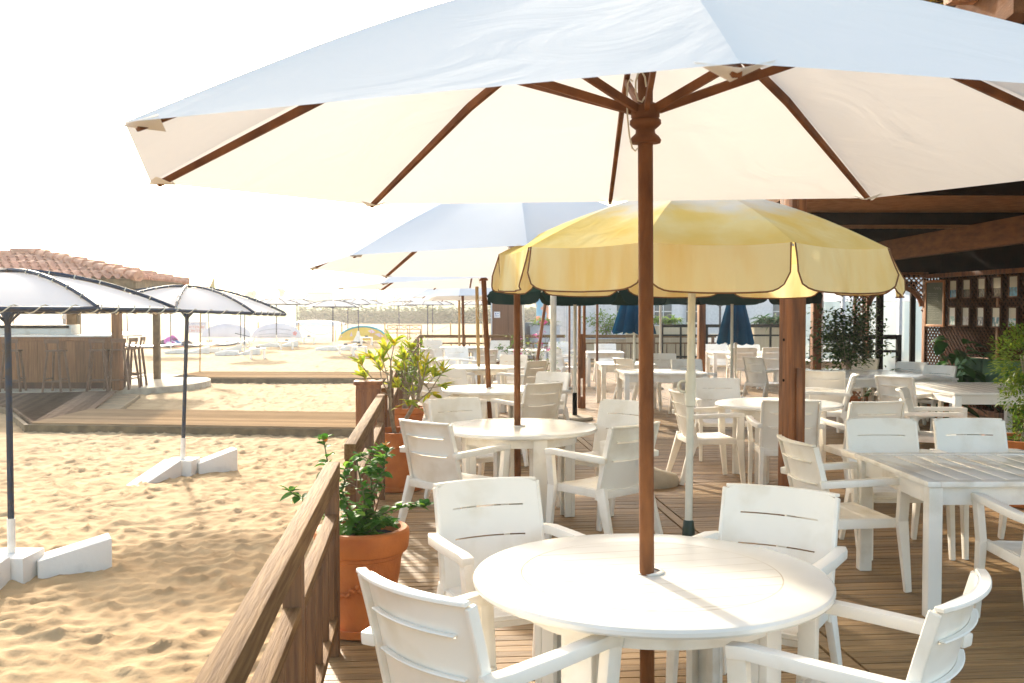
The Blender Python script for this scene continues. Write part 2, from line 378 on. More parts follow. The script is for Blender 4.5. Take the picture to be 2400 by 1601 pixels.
# ---------------------------------------------------------------- chairs
def back_pt(x, z, off=0.0):
    """curved reclined back: x in -.25...25, z height"""
    s = (z-.42)/(.87-.42)
    y = -.215-.10*s-.015*s*s+.055*(x/.25)**2-.02
    return Vector((x, y+off, z))
def make_chair():
    t = thing('armchair', 'white resin armchair', 'chair', group='white resin armchairs')
    hw = .245
    rows = [.40, .47, .54, .6215, .6275, .66, .71, .7515, .7575, .79, .82, .845, .862, .87]
    nx_ = 14
    def fn(u, v):
        k = v*(len(rows)-1); z = rows[int(round(k))]
        x = (u*2-1)*hw
        top = .03*max(0, (z-.84)/.03)*abs(u*2-1)**8
        return back_pt(x*(1-.012*(1-abs(z-.6)*2)), z-top*.6)
    m = MB(); m.grid(fn, nx_, len(rows)-1, skip=lambda i, j: j in (3, 7) and 2 <= i <= nx_-3)
    m.grid(fn, nx_, len(rows)-1, skip=lambda i, j: True) if False else None
    b_ = m
    o = b_.build('backrest', M_PLASTIC, t, solid=.012)
    m = MB()   # rims: sides, top flange, slat lips on the rear
    for sx in (-1, 1):
        m.sweep([back_pt(sx*hw, z, -.006) for z in (.36, .5, .62, .74, .858)], .036, .018, up=(sx, 0, 0))
    xs_ = [(-1+2*k/12)*hw for k in range(13)]
    m.sweep([back_pt(x, .866, -.012) for x in xs_], .032, .014)
    for z, sx0 in ((.755, .185), (.625, .19)):
        x_ = [(-1+2*k/10)*sx0 for k in range(11)]
        m.sweep([back_pt(x, z+.008, -.012) for x in x_], .022, .007)
    m.build('back_rim', M_PLASTIC, t, bevel=.003, seg=1)
    # seat: slightly dished, waterfall front
    def sf(u, v):
        x = (u*2-1)*(.225+.012*v); y = -.23+v*.47
        z = .432-.012*math.cos((u-.5)*math.pi)*math.sin(v*math.pi)-.03*max(0, (v-.88)/.12)**2
        if .08 < u < .92 and abs((v*20+10) % 5-2.5) < .01: z += .006
        return Vector((x, y, z))
    m = MB(); m.grid(sf, 12, 40, skip=lambda i, j: j in (4, 8, 12) and False)
    o = m.build('seat', M_PLASTIC, t, solid=.014)
    m = MB()
    for sx in (-1, 1): m.bar((sx*.232, -.24, .40), (sx*.238, .235, .405), .022, .055)
    m.bar((-.23, .225, .395), (.23, .225, .395), .02, .045); m.bar((-.23, -.235, .40), (.23, -.235, .40), .02, .05)
    m.build('seat_frame', M_PLASTIC, t, bevel=.004)
    for sx in (-1, 1):
        m = MB()
        P = [(sx*.262, -.275, .640), (sx*.285, -.20, .648), (sx*.292, .0, .655), (sx*.290, .20, .662), (sx*.288, .262, .655)]
        m.sweep(P, .052, .042)
        m.build('arm', M_PLASTIC, t, bevel=.008)
        m = MB(); m.bar((sx*.288, .232, .65), (sx*.268, .228, .42), .062, .040, up=(sx, 0, 0))
        m.bar((sx*.268, .228, .425), (sx*.272, .268, .0), .066, .040, up=(sx, 0, 0), w1=.040, t1=.030)
        m.build('leg', M_PLASTIC, t, bevel=.007)
        m = MB(); m.bar((sx*.236, -.20, .44), (sx*.262, -.335, .0), .085, .036, up=(sx, 0, 0), w1=.042, t1=.030)
        m.build('leg', M_PLASTIC, t, bevel=.007)
    return t
CH = [ # back-top-centre x, y, heading (deg, 0 = faces away from camera, 90 = faces right), label
 (-.31, 2.75, 46, 'nearest chair on the left, seen from behind, cut by the bottom edge'),
 (1.29, 2.72, -53, 'nearest chair on the right, cut by the bottom edge, curved back side on'),
 (-.13, 4.50, 158, 'chair behind the left side of the large front round table, facing the camera'),
 (1.19, 4.29, 212, 'chair behind the right side of the large front round table, facing the camera'),
 (-.64, 6.87, 41, 'chair beside the spindly yellow shrub, seen from behind at the second round table'),
 (-.53, 8.70, 150, 'chair on the far left side of the second round table'),
 (1.00, 8.46, 222, 'chair far right of the second round table, half behind the main parasol pole'),
 (.87, 6.68, -43, 'side-on chair at the second round table, its back close to the main parasol pole'),
 (1.57, 9.50, 84, 'side-on chair just left of the white pole of the yellow parasol'),
 (2.36, 11.3, 182, 'chair behind the small round table with grey slats, left of the brown post'),
 (2.42, 8.46, 6, 'chair half hidden by the thick brown post, seen from behind'),
 (3.15, 8.38, -8, 'chair right of the thick brown post, seen from behind, left arm visible'),
 (1.68, 5.89, 82, 'near chair with curved back just in front of the thick brown post'),
 (2.64, 7.05, 180, 'left one of the two chairs behind the near square slatted table'),
 (3.28, 7.07, 180, 'right one of the two chairs behind the near square slatted table'),
 (2.75, 4.62, 2, 'chair cut by the right edge at the near side of the slatted table'),
 (3.88, 9.80, 118, 'sunlit chair between the two right-hand slatted tables, its back to the left'),
 (4.50, 11.6, 55, 'small sunlit chair left of the middle slatted table, turned half away'),
 (4.18, 11.9, -72, 'bright chair facing left in front of the far slatted table'),
 (4.02, 12.6, 20, 'chair right behind the thick brown post by the sunlit table'),
 (5.77, 16.0, 228, 'white chair in front of the arched doorway'),
 (6.06, 14.8, 236, 'left one of the pair of lit chairs left of the green bench'),
 (6.10, 13.9, 238, 'right one of the pair of lit chairs, touching the green bench'),
 (4.00, 16.4, 62, 'tilted looking chair left of the thick brown post near the closed blue parasol'),
 (4.90, 20.6, 3, 'chair seen from behind right under the larger closed blue parasol'),
 (5.55, 20.7, -4, 'chair seen from behind between the closed blue parasol and the thick brown post'),
 (4.72, 22.7, 180, 'far chair behind the table under the larger closed blue parasol, left'),
 (5.42, 22.5, 184, 'far chair behind the table under the larger closed blue parasol, right'),
 (2.72, 17.8, 186, 'white chair behind the square table, right of the main parasol pole'),
 (2.78, 15.7, 172, 'chair with its back to the white parasol pole behind the square table'),
 (2.18, 23.0, 180, 'far chair behind the small square table left of the first closed blue parasol'),
 (.37, 10.5, -36, 'tan shaded chair seen from behind at the third round table'),
 (.55, 12.4, 218, 'white chair facing the camera behind the tan shaded chair of the third table'),
 (.42, 15.2, -50, 'small shaded chair seen from behind, right of the second parasol pole'),
 (.05, 17.2, 200, 'far chair facing the camera right beside the second parasol pole'),
 (-.45, 19.5, -40, 'far chair with rounded back beside the orange pot, at the fourth table'),
 (-1.20, 21.0, 168, 'far chair facing the camera behind the fourth round table'),
 (-1.75, 20.0, 60, 'far left chair by the side railing behind the bushy yellow plant'),
 (-2.10, 26.0, 176, 'farthest chair on the left, in front of the end railing'),
 (-.95, 10.7, 58, 'chair by the railing behind the yellow shrub at the third round table'),
 (-.85, 12.9, 146, 'chair behind the left of the third round table'),
 (-1.25, 15.4, 70, 'chair by the railing left of the fourth round table'),
 (.90, 21.2, 68, 'far white chair right of the thick white mast, facing right'),
 (1.15, 24.5, 170, 'far white chair behind the one right of the thick white mast'),
 (1.78, 16.0, 60, 'chair tucked under the left of the white square table by the twin post'),
 (-.30, 25.5, 190, 'far chair in front of the brown cabin, with a pot behind it'),
]
chair = make_chair()
for k, (bx, by, hd, lb) in enumerate(CH):
    f = Vector((math.sin(R(hd)), math.cos(R(hd)), 0))
    p = Vector((bx, by, 0))+f*.34
    if k == 0:
        chair.location = p; chair.rotation_euler = (0, 0, -R(hd)); chair['label'] = lb
    else: copy_tree(chair, lb, p, -R(hd))

# ---------------------------------------------------------------- tables
def groove_mat(name, base):
    m, t, b = node_mat(name); L = t.links.new
    b.inputs['Roughness'].default_value = .22
    tc = t.nodes.new('ShaderNodeTexCoord'); sp = t.nodes.new('ShaderNodeSeparateXYZ'); L(tc.outputs['Object'], sp.inputs[0])
    def mth(op, a, v=None, c=None):
        n = t.nodes.new('ShaderNodeMath'); n.operation = op
        if hasattr(a, 'default_value') or True: L(a, n.inputs[0]) if not isinstance(a, (int, float)) else setattr(n.inputs[0], 'default_value', a)
        if v is not None:
            L(v, n.inputs[1]) if not isinstance(v, (int, float)) else setattr(n.inputs[1], 'default_value', v)
        return n.outputs[0]
    # straight boards inside a ring
    pp = mth('PINGPONG', mth('ADD', sp.outputs[1], 10.045), .045)           # distance to board joint
    joint = mth('LESS_THAN', pp, .0022)
    rr = mth('SQRT', mth('ADD', mth('POWER', mth('ABSOLUTE', sp.outputs[0]), 2.0), mth('POWER', mth('ABSOLUTE', sp.outputs[1]), 2.0)))
    inside = mth('LESS_THAN', rr, .445)
    ring = mth('LESS_THAN', mth('ABSOLUTE', mth('SUBTRACT', rr, .447)), .0025)
    g = mth('MAXIMUM', mth('MULTIPLY', joint, inside), ring)
    n = t.nodes.new('ShaderNodeTexNoise'); n.inputs['Scale'].default_value = 6; L(tc.outputs['Object'], n.inputs['Vector'])
    n3 = t.nodes.new('ShaderNodeTexNoise'); n3.inputs['Scale'].default_value = 3; n3.inputs['Detail'].default_value = 8; L(tc.outputs['Object'], n3.inputs['Vector'])
    g2 = mth('MULTIPLY', g, mth('MULTIPLY', mth('POWER', n.outputs[0], 2.0), 2.2))
    mx = t.nodes.new('ShaderNodeMix'); mx.data_type = 'RGBA'; L(g2, mx.inputs[0])
    cr = t.nodes.new('ShaderNodeValToRGB'); cr.color_ramp.elements[0].position = .3; cr.color_ramp.elements[1].position = .6
    cr.color_ramp.elements[0].color = (.66, .64, .58, 1); cr.color_ramp.elements[1].color = (*base, 1); L(n3.outputs[0], cr.inputs[0])
    L(cr.outputs[0], mx.inputs[6]); mx.inputs[7].default_value = (.40, .33, .24, 1)
    L(mx.outputs[2], b.inputs['Base Color'])
    bp = t.nodes.new('ShaderNodeBump'); bp.inputs['Strength'].default_value = .6; bp.inputs['Distance'].default_value = .003; bp.invert = True
    L(g, bp.inputs['Height']); L(bp.outputs[0], b.inputs['Normal'])
    return m
M_GROOVE = groove_mat('white_slatted_top', (.76,.745,.70))
def make_round():
    t = thing('round_table', 'white round table', 'table', group='round white tables with parasols')
    r = .615
    m = MB(); m.lathe([(.03, .705), (r-.02, .705), (r-.006, .709), (r, .717), (r, .729), (r-.006, .737), (r-.018, .740), (.45, .7405), (.2, .7405), (.03, .7405)], 96, cap=False)
    m.lathe([(.03, .7405), (.03, .705)], 96, cap=False)
    m.build('table_top', M_GROOVE, t)
    m = MB(); m.lathe([(.455, .703), (.455, .625), (.44, .625), (.44, .703)], 48, cap=False); m.build('apron', M_TABLE_R, t)
    m = MB(); m.lathe([(.034, .7415), (.05, .7415), (.052, .744), (.046, .748), (.034, .748)], 24, cap=False); m.build('collar', M_TABLE_R, t)
    for k in range(4):
        a = R(40+90*k); cx, cy = .43*math.cos(a), .43*math.sin(a); M = Matrix.Translation((cx, cy, 0)) @ Matrix.Rotation(a, 4, 'Z')
        m = MB(); m.box(.012, 0, .351, .028, .115, .70, M); m.box(-.030, .043, .351, .055, .026, .698, M); m.box(-.030, -.043, .351, .055, .026, .698, M)
        m.build('leg', M_TABLE_R, t, bevel=.004)
    return t
rt = make_round()
RT = [(.480, 3.385, 12, 'large round white table nearest the camera, the main parasol pole through it'),
      (.055, 7.70, -20, 'second round white table, glossy, straight behind the chair left of the front table'),
      (-.24, 11.5, 10, 'third round white table, with the left-leaning brown parasol pole'),
      (-.53, 16.0, 30, 'fourth round white table, with the pale bamboo parasol pole'),
      (-1.20, 24.6, 0, 'farthest round white table on the left, with a thin double pole'),
      (2.63, 9.66, 14, 'round table with grey reflecting slats, half behind the thick brown post')]
for k, (x, y_, a, lb) in enumerate(RT):
    if k == 0: rt.location = (x, y_, 0); rt.rotation_euler = (0, 0, R(a)); rt['label'] = lb
    else: copy_tree(rt, lb, (x, y_, 0), R(a))

def slat_table(x0, x1, y0, y1, rz, label, along='y', slats=True, apron=.10):
    w_, d_ = x1-x0, y1-y0
    t = thing('square_table', label, 'table', ((x0+x1)/2, (y0+y1)/2, 0), rz, 'square white tables')
    m = MB(); fw = .07
    for sx in (-1, 1): m.box(sx*(w_/2-fw/2), 0, .725, fw, d_, .03)
    for sy in (-1, 1): m.box(0, sy*(d_/2-fw/2), .725, w_-2*fw-.001, fw, .03)
    m.build('top_frame', M_TABLE_R, t, bevel=.004)
    iw, idp = w_-2*fw, d_-2*fw; m = MB()
    if slats:
        n = max(3, int(iw/.125)); st = iw/n
        for k in range(n): m.box(-iw/2+(k+.5)*st, 0, .724, st-.011, idp, .026)
    else: m.box(0, 0, .724, iw, idp, .028)
    m.build('top_slats', M_TABLE_R, t, bevel=.004)
    m = MB()
    for sx in (-1, 1): m.box(sx*(w_/2-.05), 0, .709-apron/2, .022, d_-.16, apron)
    for sy in (-1, 1): m.box(0, sy*(d_/2-.05), .709-apron/2, w_-.16, .022, apron)
    if slats: m.box(0, 0, .68, w_-.13, d_-.13, .006)
    m.build('apron', M_TABLE_R, t)
    for sx in (-1, 1):
        for sy in (-1, 1):
            m = MB(); m.box(sx*(w_/2-.05), sy*(d_/2-.05), .354, .075, .075, .708); m.build('leg', M_TABLE_R, t, bevel=.006)
    return t
slat_table(2.20, 3.95, 5.20, 6.27, R(1), 'near square table with grey reflecting slats, cut by the right edge')
slat_table(4.92, 6.3, 10.8, 12.45, R(-2), 'middle slatted white table left of the potted topiary')
slat_table(4.35, 6.0, 13.2, 15.1, R(2), 'far long slatted white table behind the sunlit chairs on the right')
slat_table(1.50, 2.45, 16.5, 17.6, 0, 'square white table holding the first closed blue parasol', slats=False)
slat_table(1.62, 2.85, 14.2, 15.3, 0, 'square white table in front of the closed blue parasol, behind the main pole', slats=False)
slat_table(1.62, 2.45, 21.3, 22.2, 0, 'small far white table left of the first closed blue parasol', slats=False)
slat_table(4.35, 5.75, 21.2, 22.1, 0, 'white table under the larger closed blue parasol', slats=False)
slat_table(-.1, .8, 22.5, 23.4, 0, 'far white table left of the thick white mast', slats=False)
slat_table(5.2, 6.5, 17.6, 18.6, 0, 'far white table beside the ficus on the right', slats=False)

# ---------------------------------------------------------------- wooden parasols
def rotv(p, c=None): return Vector(p)
def make_parasol(name, label, R0, Hr, Ha, tips, canvas, polem=M_TEAK, res=10, pole_r=.0255, hub=True, loc=(0,0,0), rot=(0,0,0), group='white canvas parasols with wooden ribs', base=True):
    """local z measured from the floor; tips = [(radius, height, azimuth deg)]"""
    t = thing(name, label, 'parasol', loc, 0, group, rot=rot)
    n = len(tips)
    m = MB(); m.tube([(0,0,.05), (0,0,1.2), (0,0,Ha-.03)], pole_r, 20); m.build('pole', polem, t)
    T = [Vector((r*math.cos(R(a)), r*math.sin(R(a)), h)) for r, h, a in tips]; A = Vector((0, 0, Ha))
    def rib(k, s):
        e = T[k % n]; p = A.lerp(e, s); p.z -= -.05*math.sin(math.pi*s)*R0/1.7; return p
    m = MB(); m.open = True
    rnd = random.Random(3)
    for k in range(n):
        ph = rnd.uniform(0, 6)
        def fn(u, v, k=k, ph=ph):
            s = .02+.98*v; a = rib(k, s); b = rib(k+1, s); p = a.lerp(b, u); q_ = 4*u*(1-u)
            p.z -= (.050*q_*s*(1-s**3)-.004*math.sin(u*9+ph+s*4)*s*(1-s)*3*q_)*R0/1.7
            return p
        m.grid(fn, res, res*2)
    o = m.build('canopy', canvas, t, ang=14)
    # hem tabs / pockets where the ribs end
    for k in range(n):
        p0, p1 = rib(k, .13), rib(k, .985); dn = Vector((0, 0, -.022))
        mid = rib(k, .55)
        mm = MB(); mm.bar(p0+dn, mid+dn, .020, .032); mm.bar(mid+dn, p1+dn, .020, .032, w1=.018, t1=.020)
        mm.build('rib', M_TEAKX, t, bevel=.002, seg=1)
        mm = MB(); mm.open = True
        e = T[k]; inw = (A-e).normalized(); sd_ = inw.cross(Vector((0,0,1))).normalized()
        q0 = e+Vector((0,0,-.005)); w_ = .07
        mm.add([q0-inw*.012, q0+sd_*w_+inw*.05, q0+inw*.10+Vector((0,0,-.045)), q0-sd_*w_+inw*.05], [(0,1,2),(0,2,3)])
        mm.build('rib_pocket', canvas, t)
    if hub:
        hz = Hr+(.19 if R0 > 1.71 else .12)  # runner height
        m = MB(); m.lathe([(r_, hz+z_*.78) for r_, z_ in ((.028, -.13), (.050, -.127), (.053, -.115), (.046, -.10), (.033, -.085), (.032, -.07), (.046, -.055), (.053, -.045), (.052, -.03), (.044, -.022), (.048, -.015), (.048, .03), (.038, .04), (.028, .045))], 24)
        m.build('hub', M_TEAKX, t, ang=50)
        m = MB(); m.lathe([(.028, Ha-.16), (.055, Ha-.15), (.055, Ha-.10), (.028, Ha-.09)], 16); m.build('top_notch', M_TEAKX, t)
        for k in range(n):
            a = R(tips[k][2]); p0 = Vector((.045*math.cos(a), .045*math.sin(a), hz+.012)); p1 = rib(k, .42)+Vector((0, 0, -.030))
            sdv = Vector((-math.sin(a), math.cos(a), 0))
            mm = MB(); mm.bar(p0, p1, .017, .028); mm.build('strut', M_TEAKX, t, bevel=.002, seg=1)
        # pull cord
        m = MB(); pts = [Vector((-.045-.02*math.sin(k*.5), -.03, hz+.10-.028*k+.05*math.sin(k*.8))) for k in range(9)]
        m.tube(pts, .003, 6); m.tube([Vector((-.02+.018*math.cos(k*.7), -.04, hz+.08+.05*math.sin(k*.7))) for k in range(9)], .003, 6)
        m.build('cord', M_ROPE, t)
    if base:
        m = MB(); m.lathe([(.26, 0), (.27, .015), (.27, .06), (.25, .085), (.05, .10), (.04, .24), (.028, .245)], 8); m.build('base', M_CONC, t, ang=20)
    return t
# main parasol: fitted shape
tl = (.03722, -.01270)
tabz = .74
hole = Vector((.4657, 3.3624, tabz))
rotm = Matrix.Rotation(tl[1], 3, 'Y') @ Matrix.Rotation(tl[0], 3, 'X')
foot = hole-rotm @ Vector((0, 0, tabz))
tips = [(1.72, 1.376, -1), (1.692, 1.366, 45.0), (1.712, 1.403, 88.3), (1.701, 1.371, 131.1), (1.699, 1.372, 176.9), (1.74, 1.38, 222.1), (1.717, 1.375, 267.3), (1.72, 1.376, 313)]
tips = [(r, h+tabz, a) for r, h, a in tips]
make_parasol('parasol', 'large off-white canvas parasol with wooden ribs filling the top of the view', 1.72, 2.12, 2.818, tips, M_CANVAS, loc=foot, rot=rotm.to_euler(), res=16)
def octo(R0, Hr, a0, n=8, drop=0, da=180):
    return [(R0, Hr+drop*math.cos(R(a0+360/n*k-da)), a0+360/n*k) for k in range(n)]
make_parasol('parasol', 'second white parasol with wooden ribs, left of the yellow parasol', 1.62, 2.02, 2.72, octo(1.62, 2.01, 2, drop=.06, da=-60), M_CANVAS2, loc=(.045, 7.70, 0), rot=(R(.4), R(-.2), 0), res=8)
make_parasol('parasol', 'third parasol, brown pole leaning left, canopy showing only behind the second', 1.7, 1.98, 2.62, octo(1.7, 1.98, 8), M_CANVAS2, loc=(-.24, 11.5, 0), rot=(R(0), R(-2.6), 0), res=6, pole_r=.03)
make_parasol('parasol', 'fourth parasol with pale bamboo pole and rope loop', 1.65, 2.05, 2.6, octo(1.65, 2.05, 30), M_CANVAS2, M_BAMBOO, loc=(-.53, 16.0, 0), rot=(0, R(-1.2), 0), res=5, pole_r=.028)
make_parasol('parasol', 'fifth parasol with dark double pole, far down the row', 1.6, 2.0, 2.55, octo(1.6, 2.0, 0), M_CANVAS2, loc=(-1.20, 24.6, 0), rot=(0, R(-1), 0), res=5, pole_r=.034)
make_parasol('parasol', 'sixth parasol with thin bamboo pole, farthest down the row, bluish canopy', 1.6, 1.92, 2.4, octo(1.6, 1.92, 22), M_CANVAS2, M_BAMBOO, loc=(-1.45, 27.0, 0), rot=(0, 0, 0), res=5, pole_r=.03)

# valanced parasols
def valance_parasol(name, label, n, R0, Hr, Ha, vd, a0, cc, cv, pipe, polem, loc, rot=(0,0,0), pole_r=.024, group=None, socket=False, dome=.14, res=10, round_=.3):
    t = thing(name, label, 'parasol', loc, 0, group, rot=rot)
    m = MB(); m.tube([(0,0,.05), (0,0,1.0), (0,0,Ha-.02)], pole_r, 16); m.build('pole', polem, t)
    T = [Vector((R0*math.cos(R(a0+360/n*k)), R0*math.sin(R(a0+360/n*k)), Hr)) for k in range(n)]; A = Vector((0,0,Ha))
    def rib(k, s):
        p = A.lerp(T[k % n], s); p.z += dome*math.sin(math.pi*s**1.15); return p
    m = MB(); m.open = True
    for k in range(n):
        def fn(u, v, k=k):
            s = .02+.98*v; p = rib(k, s).lerp(rib(k+1, s), u); p.z -= .035*4*u*(1-u)*s*(1-s*.5); return p
        m.grid(fn, res, res*2)
    m.build('canopy', cc, t, ang=11)
    rnd = random.Random(5)
    for k in range(n):
        a, b = rib(k, 1).copy(), rib(k+1, 1).copy(); out = ((a+b)/2); out.z = 0; out.normalize(); ex = (b-a).normalized(); Wd = (b-a).length
        vdk = vd*rnd.uniform(.95, 1.05); ph = rnd.uniform(0, 6); fl = rnd.uniform(-.02, .03)
        def outline(u):   # depth of the flap: straight with rounded lower corners
            e = min(u, 1-u)*Wd/(vdk*round_*2.2)
            return vdk if e >= 1 else vdk*(1-round_*1.6+round_*1.6*math.sqrt(max(0, 1-(1-e)**2)))
        def fn(u, v):
            g = .012+u*(Wd-.024); p = a+ex*g; dd = outline(u)*v
            p.z += -.035*4*u*(1-u)*.5
            return p+Vector((0,0,-dd))+out*(.015*math.sin(u*10+ph)*v+.012*math.sin(u*23+ph)*v*v+(fl+.03)*v)
        mm = MB(); mm.open = True; us = 24
        mm.grid(fn, us, 6); fo = mm.build('valance_flap', cv, t)
        if pipe:
            pts = [fn(0, j/6) for j in range(6)]+[fn(i_/us, 1) for i_ in range(us+1)]+[fn(1, 1-j/6) for j in range(1, 7)]
            mm = MB(); mm.tube(pts, .0045, 6); mm.build('piping', pipe, fo)
    for k in range(n):
        mm = MB(); p0, p1 = rib(k, .04), rib(k, 1); q = rib(k, .5)
        mm.tube([p0+Vector((0,0,-.02)), rib(k, .27)+Vector((0,0,-.02)), q+Vector((0,0,-.02)), rib(k, .76)+Vector((0,0,-.02)), p1+Vector((0,0,-.015))], .006, 6); mm.build('rib', M_WHITEPOLE, t)
        mm = MB(); mm.tube([(0,0,Hr-.02), q+Vector((0,0,-.03))], .006, 6); mm.build('strut', M_WHITEPOLE, t)
    m = MB(); m.lathe([(pole_r, Hr-.06), (.04, Hr-.055), (.04, Hr), (pole_r, Hr+.005)], 14); m.build('hub', M_WHITEPOLE, t)
    if socket:
        m = MB(); m.lathe([(.034, .0), (.040, .01), (.040, .26), (.036, .28), (.034, .31), (.028, .32)], 16); m.build('socket', M_GREENPLASTIC, t)
        m = MB(); m.lathe([(pole_r+.001, 1.04), (.033, 1.05), (.033, 1.24), (.030, 1.26), (pole_r+.001, 1.27)], 16); m.tube([(-.045+.035*math.cos(a_*.6), 0, 1.17+.035*math.sin(a_*.6)) for a_ in range(10)], .009, 8)
        m.build('clamp', M_WHITEPOLE, t)
    return t
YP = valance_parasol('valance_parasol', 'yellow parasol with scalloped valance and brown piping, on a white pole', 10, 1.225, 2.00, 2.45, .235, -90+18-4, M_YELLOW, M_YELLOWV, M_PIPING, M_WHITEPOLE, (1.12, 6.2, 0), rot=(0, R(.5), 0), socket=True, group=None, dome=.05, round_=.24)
g = 'dark green parasols with short valances'
GP = valance_parasol('valance_parasol', 'dark green parasol behind the left edge of the yellow parasol', 8, 1.38, 1.92, 2.35, .17, 22, M_GREEN, M_GREEN, None, M_WHITEPOLE, (.95, 14.8, 0), group=g, res=5, dome=.08, socket=False, round_=.42)
valance_parasol('valance_parasol', 'dark green parasol behind the closed blue parasol near the thick brown post', 8, 1.5, 1.95, 2.45, .18, 10, M_GREEN, M_GREEN, None, M_WHITEPOLE, (3.72, 16.6, 0), group=g, res=5, dome=.08, round_=.42)
valance_parasol('valance_parasol', 'dark green parasol directly behind the main pole, between the two blue ones', 8, 1.3, 1.95, 2.4, .17, 10, M_GREEN, M_GREEN, None, M_WHITEPOLE, (2.55, 19.0, 0), group=g, res=5, dome=.08, round_=.42)
# stands: dark sleeve and disc of the green parasol; concrete foot
m = MB(); m.lathe([(.27, 0), (.28, .02), (.26, .05), (.05, .07)], 28); m.build('base', M_CONC, GP)
m = MB(); m.lathe([(.036, .07), (.036, .40), (.030, .41)], 14); m.build('sleeve', M_BLACK, GP)
t = thing('umbrella_stand', 'round cream concrete foot with pale wooden pole, just right of the main parasol pole', 'parasol base', (1.30, 9.3, 0))
m = MB(); m.lathe([(.28, .0), (.29, .03), (.27, .09), (.10, .14), (.06, .16)], 32); m.build('disc', M_CONC, t, ang=60)
m = MB(); m.tube([(0,0,.15), (-.03,0,1.1), (-.06,0,2.1)], .030, 12); m.build('pole', M_BAMBOO, t)
m = MB(); m.lathe([(.06, .002), (.24, .002), (.24, .03), (.20, .05), (.06, .055)], 28, cap=False); m.build('base', M_GREENPLASTIC, YP)

t['label'] = 'cream concrete foot with pale wooden pole and open canopy, right of the main pole'
t.name = 'small_parasol'; t['category'] = 'parasol'
m = MB(); m.open = True
for k in range(8):
    a0, a1 = R(45*k+10), R(45*k+55)
    m.grid(lambda u, v: Vector((-.06+1.32*v*(math.cos(a0)*(1-u)+math.cos(a1)*u), 1.32*v*(math.sin(a0)*(1-u)+math.sin(a1)*u), 2.46-.34*v-.03*4*u*(1-u)*v)), 6, 8)
m.build('canopy', M_CANVAS2, t, ang=10)
for k in range(8):
    a0 = R(45*k+10); m = MB(); m.bar((-.06, 0, 2.43), (-.06+1.30*math.cos(a0), 1.30*math.sin(a0), 2.105), .018, .025); m.build('rib', M_BAMBOO, t)
m = MB(); m.tube([(-.06, 0, 2.05), (-.07, 0, 2.47)], .028, 10); m.build('upper_pole', M_BAMBOO, t)
def closed_parasol(label, loc, z0, z1, rb, polez=0):
    t = thing('closed_parasol', label, 'parasol', loc, 0, 'closed blue parasols')
    m = MB(); m.open = True; n = 96
    def fn(u, v):
        a = 2*math.pi*u; f = abs(math.sin(a*4+.4))**.6; r = (.03+(rb-.03)*v**.8)*(.62+.38*f+.03*math.sin(a*3))
        z = z1+(z0-z1)*v-.03*v*math.sin(a*8+.8)
        return Vector((r*math.cos(a), r*math.sin(a), z))
    m.grid(fn, n, 20); m.build('folded_canopy', M_BLUE, t, ang=80)
    m = MB(); m.tube([(0,0,.04), (0,0,z1+.05)], .022, 12); m.build('pole', M_WHITEPOLE, t)
    m = MB(); m.lathe([(.02, z1-.02), (.045, z1), (.04, z1+.05), (.012, z1+.1)], 12); m.build('finial', M_BLUE, t)
    m = MB(); m.lathe([(.24, .0), (.24, .05), (.05, .07)], 20); m.build('base', M_CONC, t)
closed_parasol('closed dark blue parasol half hidden by the main pole', (2.12, 17.0, 0), 1.27, 2.25, .40)
closed_parasol('larger closed dark blue parasol left of the thick brown post', (4.45, 19.5, 0), 1.00, 2.22, .38)

# posts, masts, thin poles on the deck
def post_thing(name, label, cat, x, y_, h, w_, m_, rz=0, z0=-.0):
    t = thing(name, label, cat, (x, y_, z0), rz)
    return t
t = thing('wooden_post', 'thick brown square wooden post with worn edges, right of the yellow parasol pole', 'post', (2.215, 7.75, 0), R(24))
m = MB(); m.box(0, 0, 1.42, .148, .148, 2.84); m.build('shaft', M_POST, t, bevel=.012)
m = MB(); m.box(-.0, -.084, 2.2, .05, .022, .9); m.box(.0, -.084, .6, .06, .02, 1.2); m.build('batten', M_POST, t, bevel=.004)
m = MB()
for z in (1.17, .93): m.lathe([(.012, -.001), (.008, .003)], 10, (0,0,0))
m = MB()
for z in (1.42, 1.10): m.tube([(-.072, .01, z), (-.077, .01, z)], .012, 10)
m.build('bolt_hole', M_BLACK, t)
t = thing('wooden_post', 'twin brown wooden post with a slot between its halves, left of the main pole', 'post', (1.18, 16.6, 0), 0)
for sx in (-1, 1):
    m = MB(); m.box(sx*.042, 0, 1.35, .045, .10, 2.7); m.build('half', M_POST, t, bevel=.005)
m = MB(); m.box(0, 0, .88, .05, .08, .75); m.box(0, 0, .1, .05, .08, .2); m.build('spacer', M_POST, t, bevel=.003)
for x, y_, w_, lb in ((3.86, 20.0, .14, 'brown wooden post left of the closed blue parasol, by the black fence'), (5.55, 18.0, .11, 'brown post right of the thick post, left of the ficus'), (5.75, 18.4, .13, 'white painted post right next to the thin brown one, left of the ficus')):
    t = thing('wooden_post', lb, 'post', (x, y_, 0), R(8))
    m = MB(); m.box(0, 0, 1.4, w_, w_, 2.8); m.build('shaft', M_WALLW if 'white' in lb else M_POST, t, bevel=.006)
    m = MB(); m.box(0, 0, .03, w_+.04, w_+.04, .06); m.build('foot', M_POST, t, bevel=.006)
t = thing('white_mast', 'thick smooth white mast left of the twin brown post', 'mast', (.56, 13.3, 0))
m = MB(); m.tube([(0,0,0), (0,0,1.9), (0,0,2.2)], .042, 20); m.build('shaft', M_WHITEPOLE, t)
m = MB(); m.lathe([(.09, 0), (.09, .015), (.05, .02)], 20); m.build('foot', M_WHITEPOLE, t)
m = MB(); m.tube([(0,0,2.2), (0,0,2.5)], .035, 16, .01); m.build('tip', M_WHITEPOLE, t)
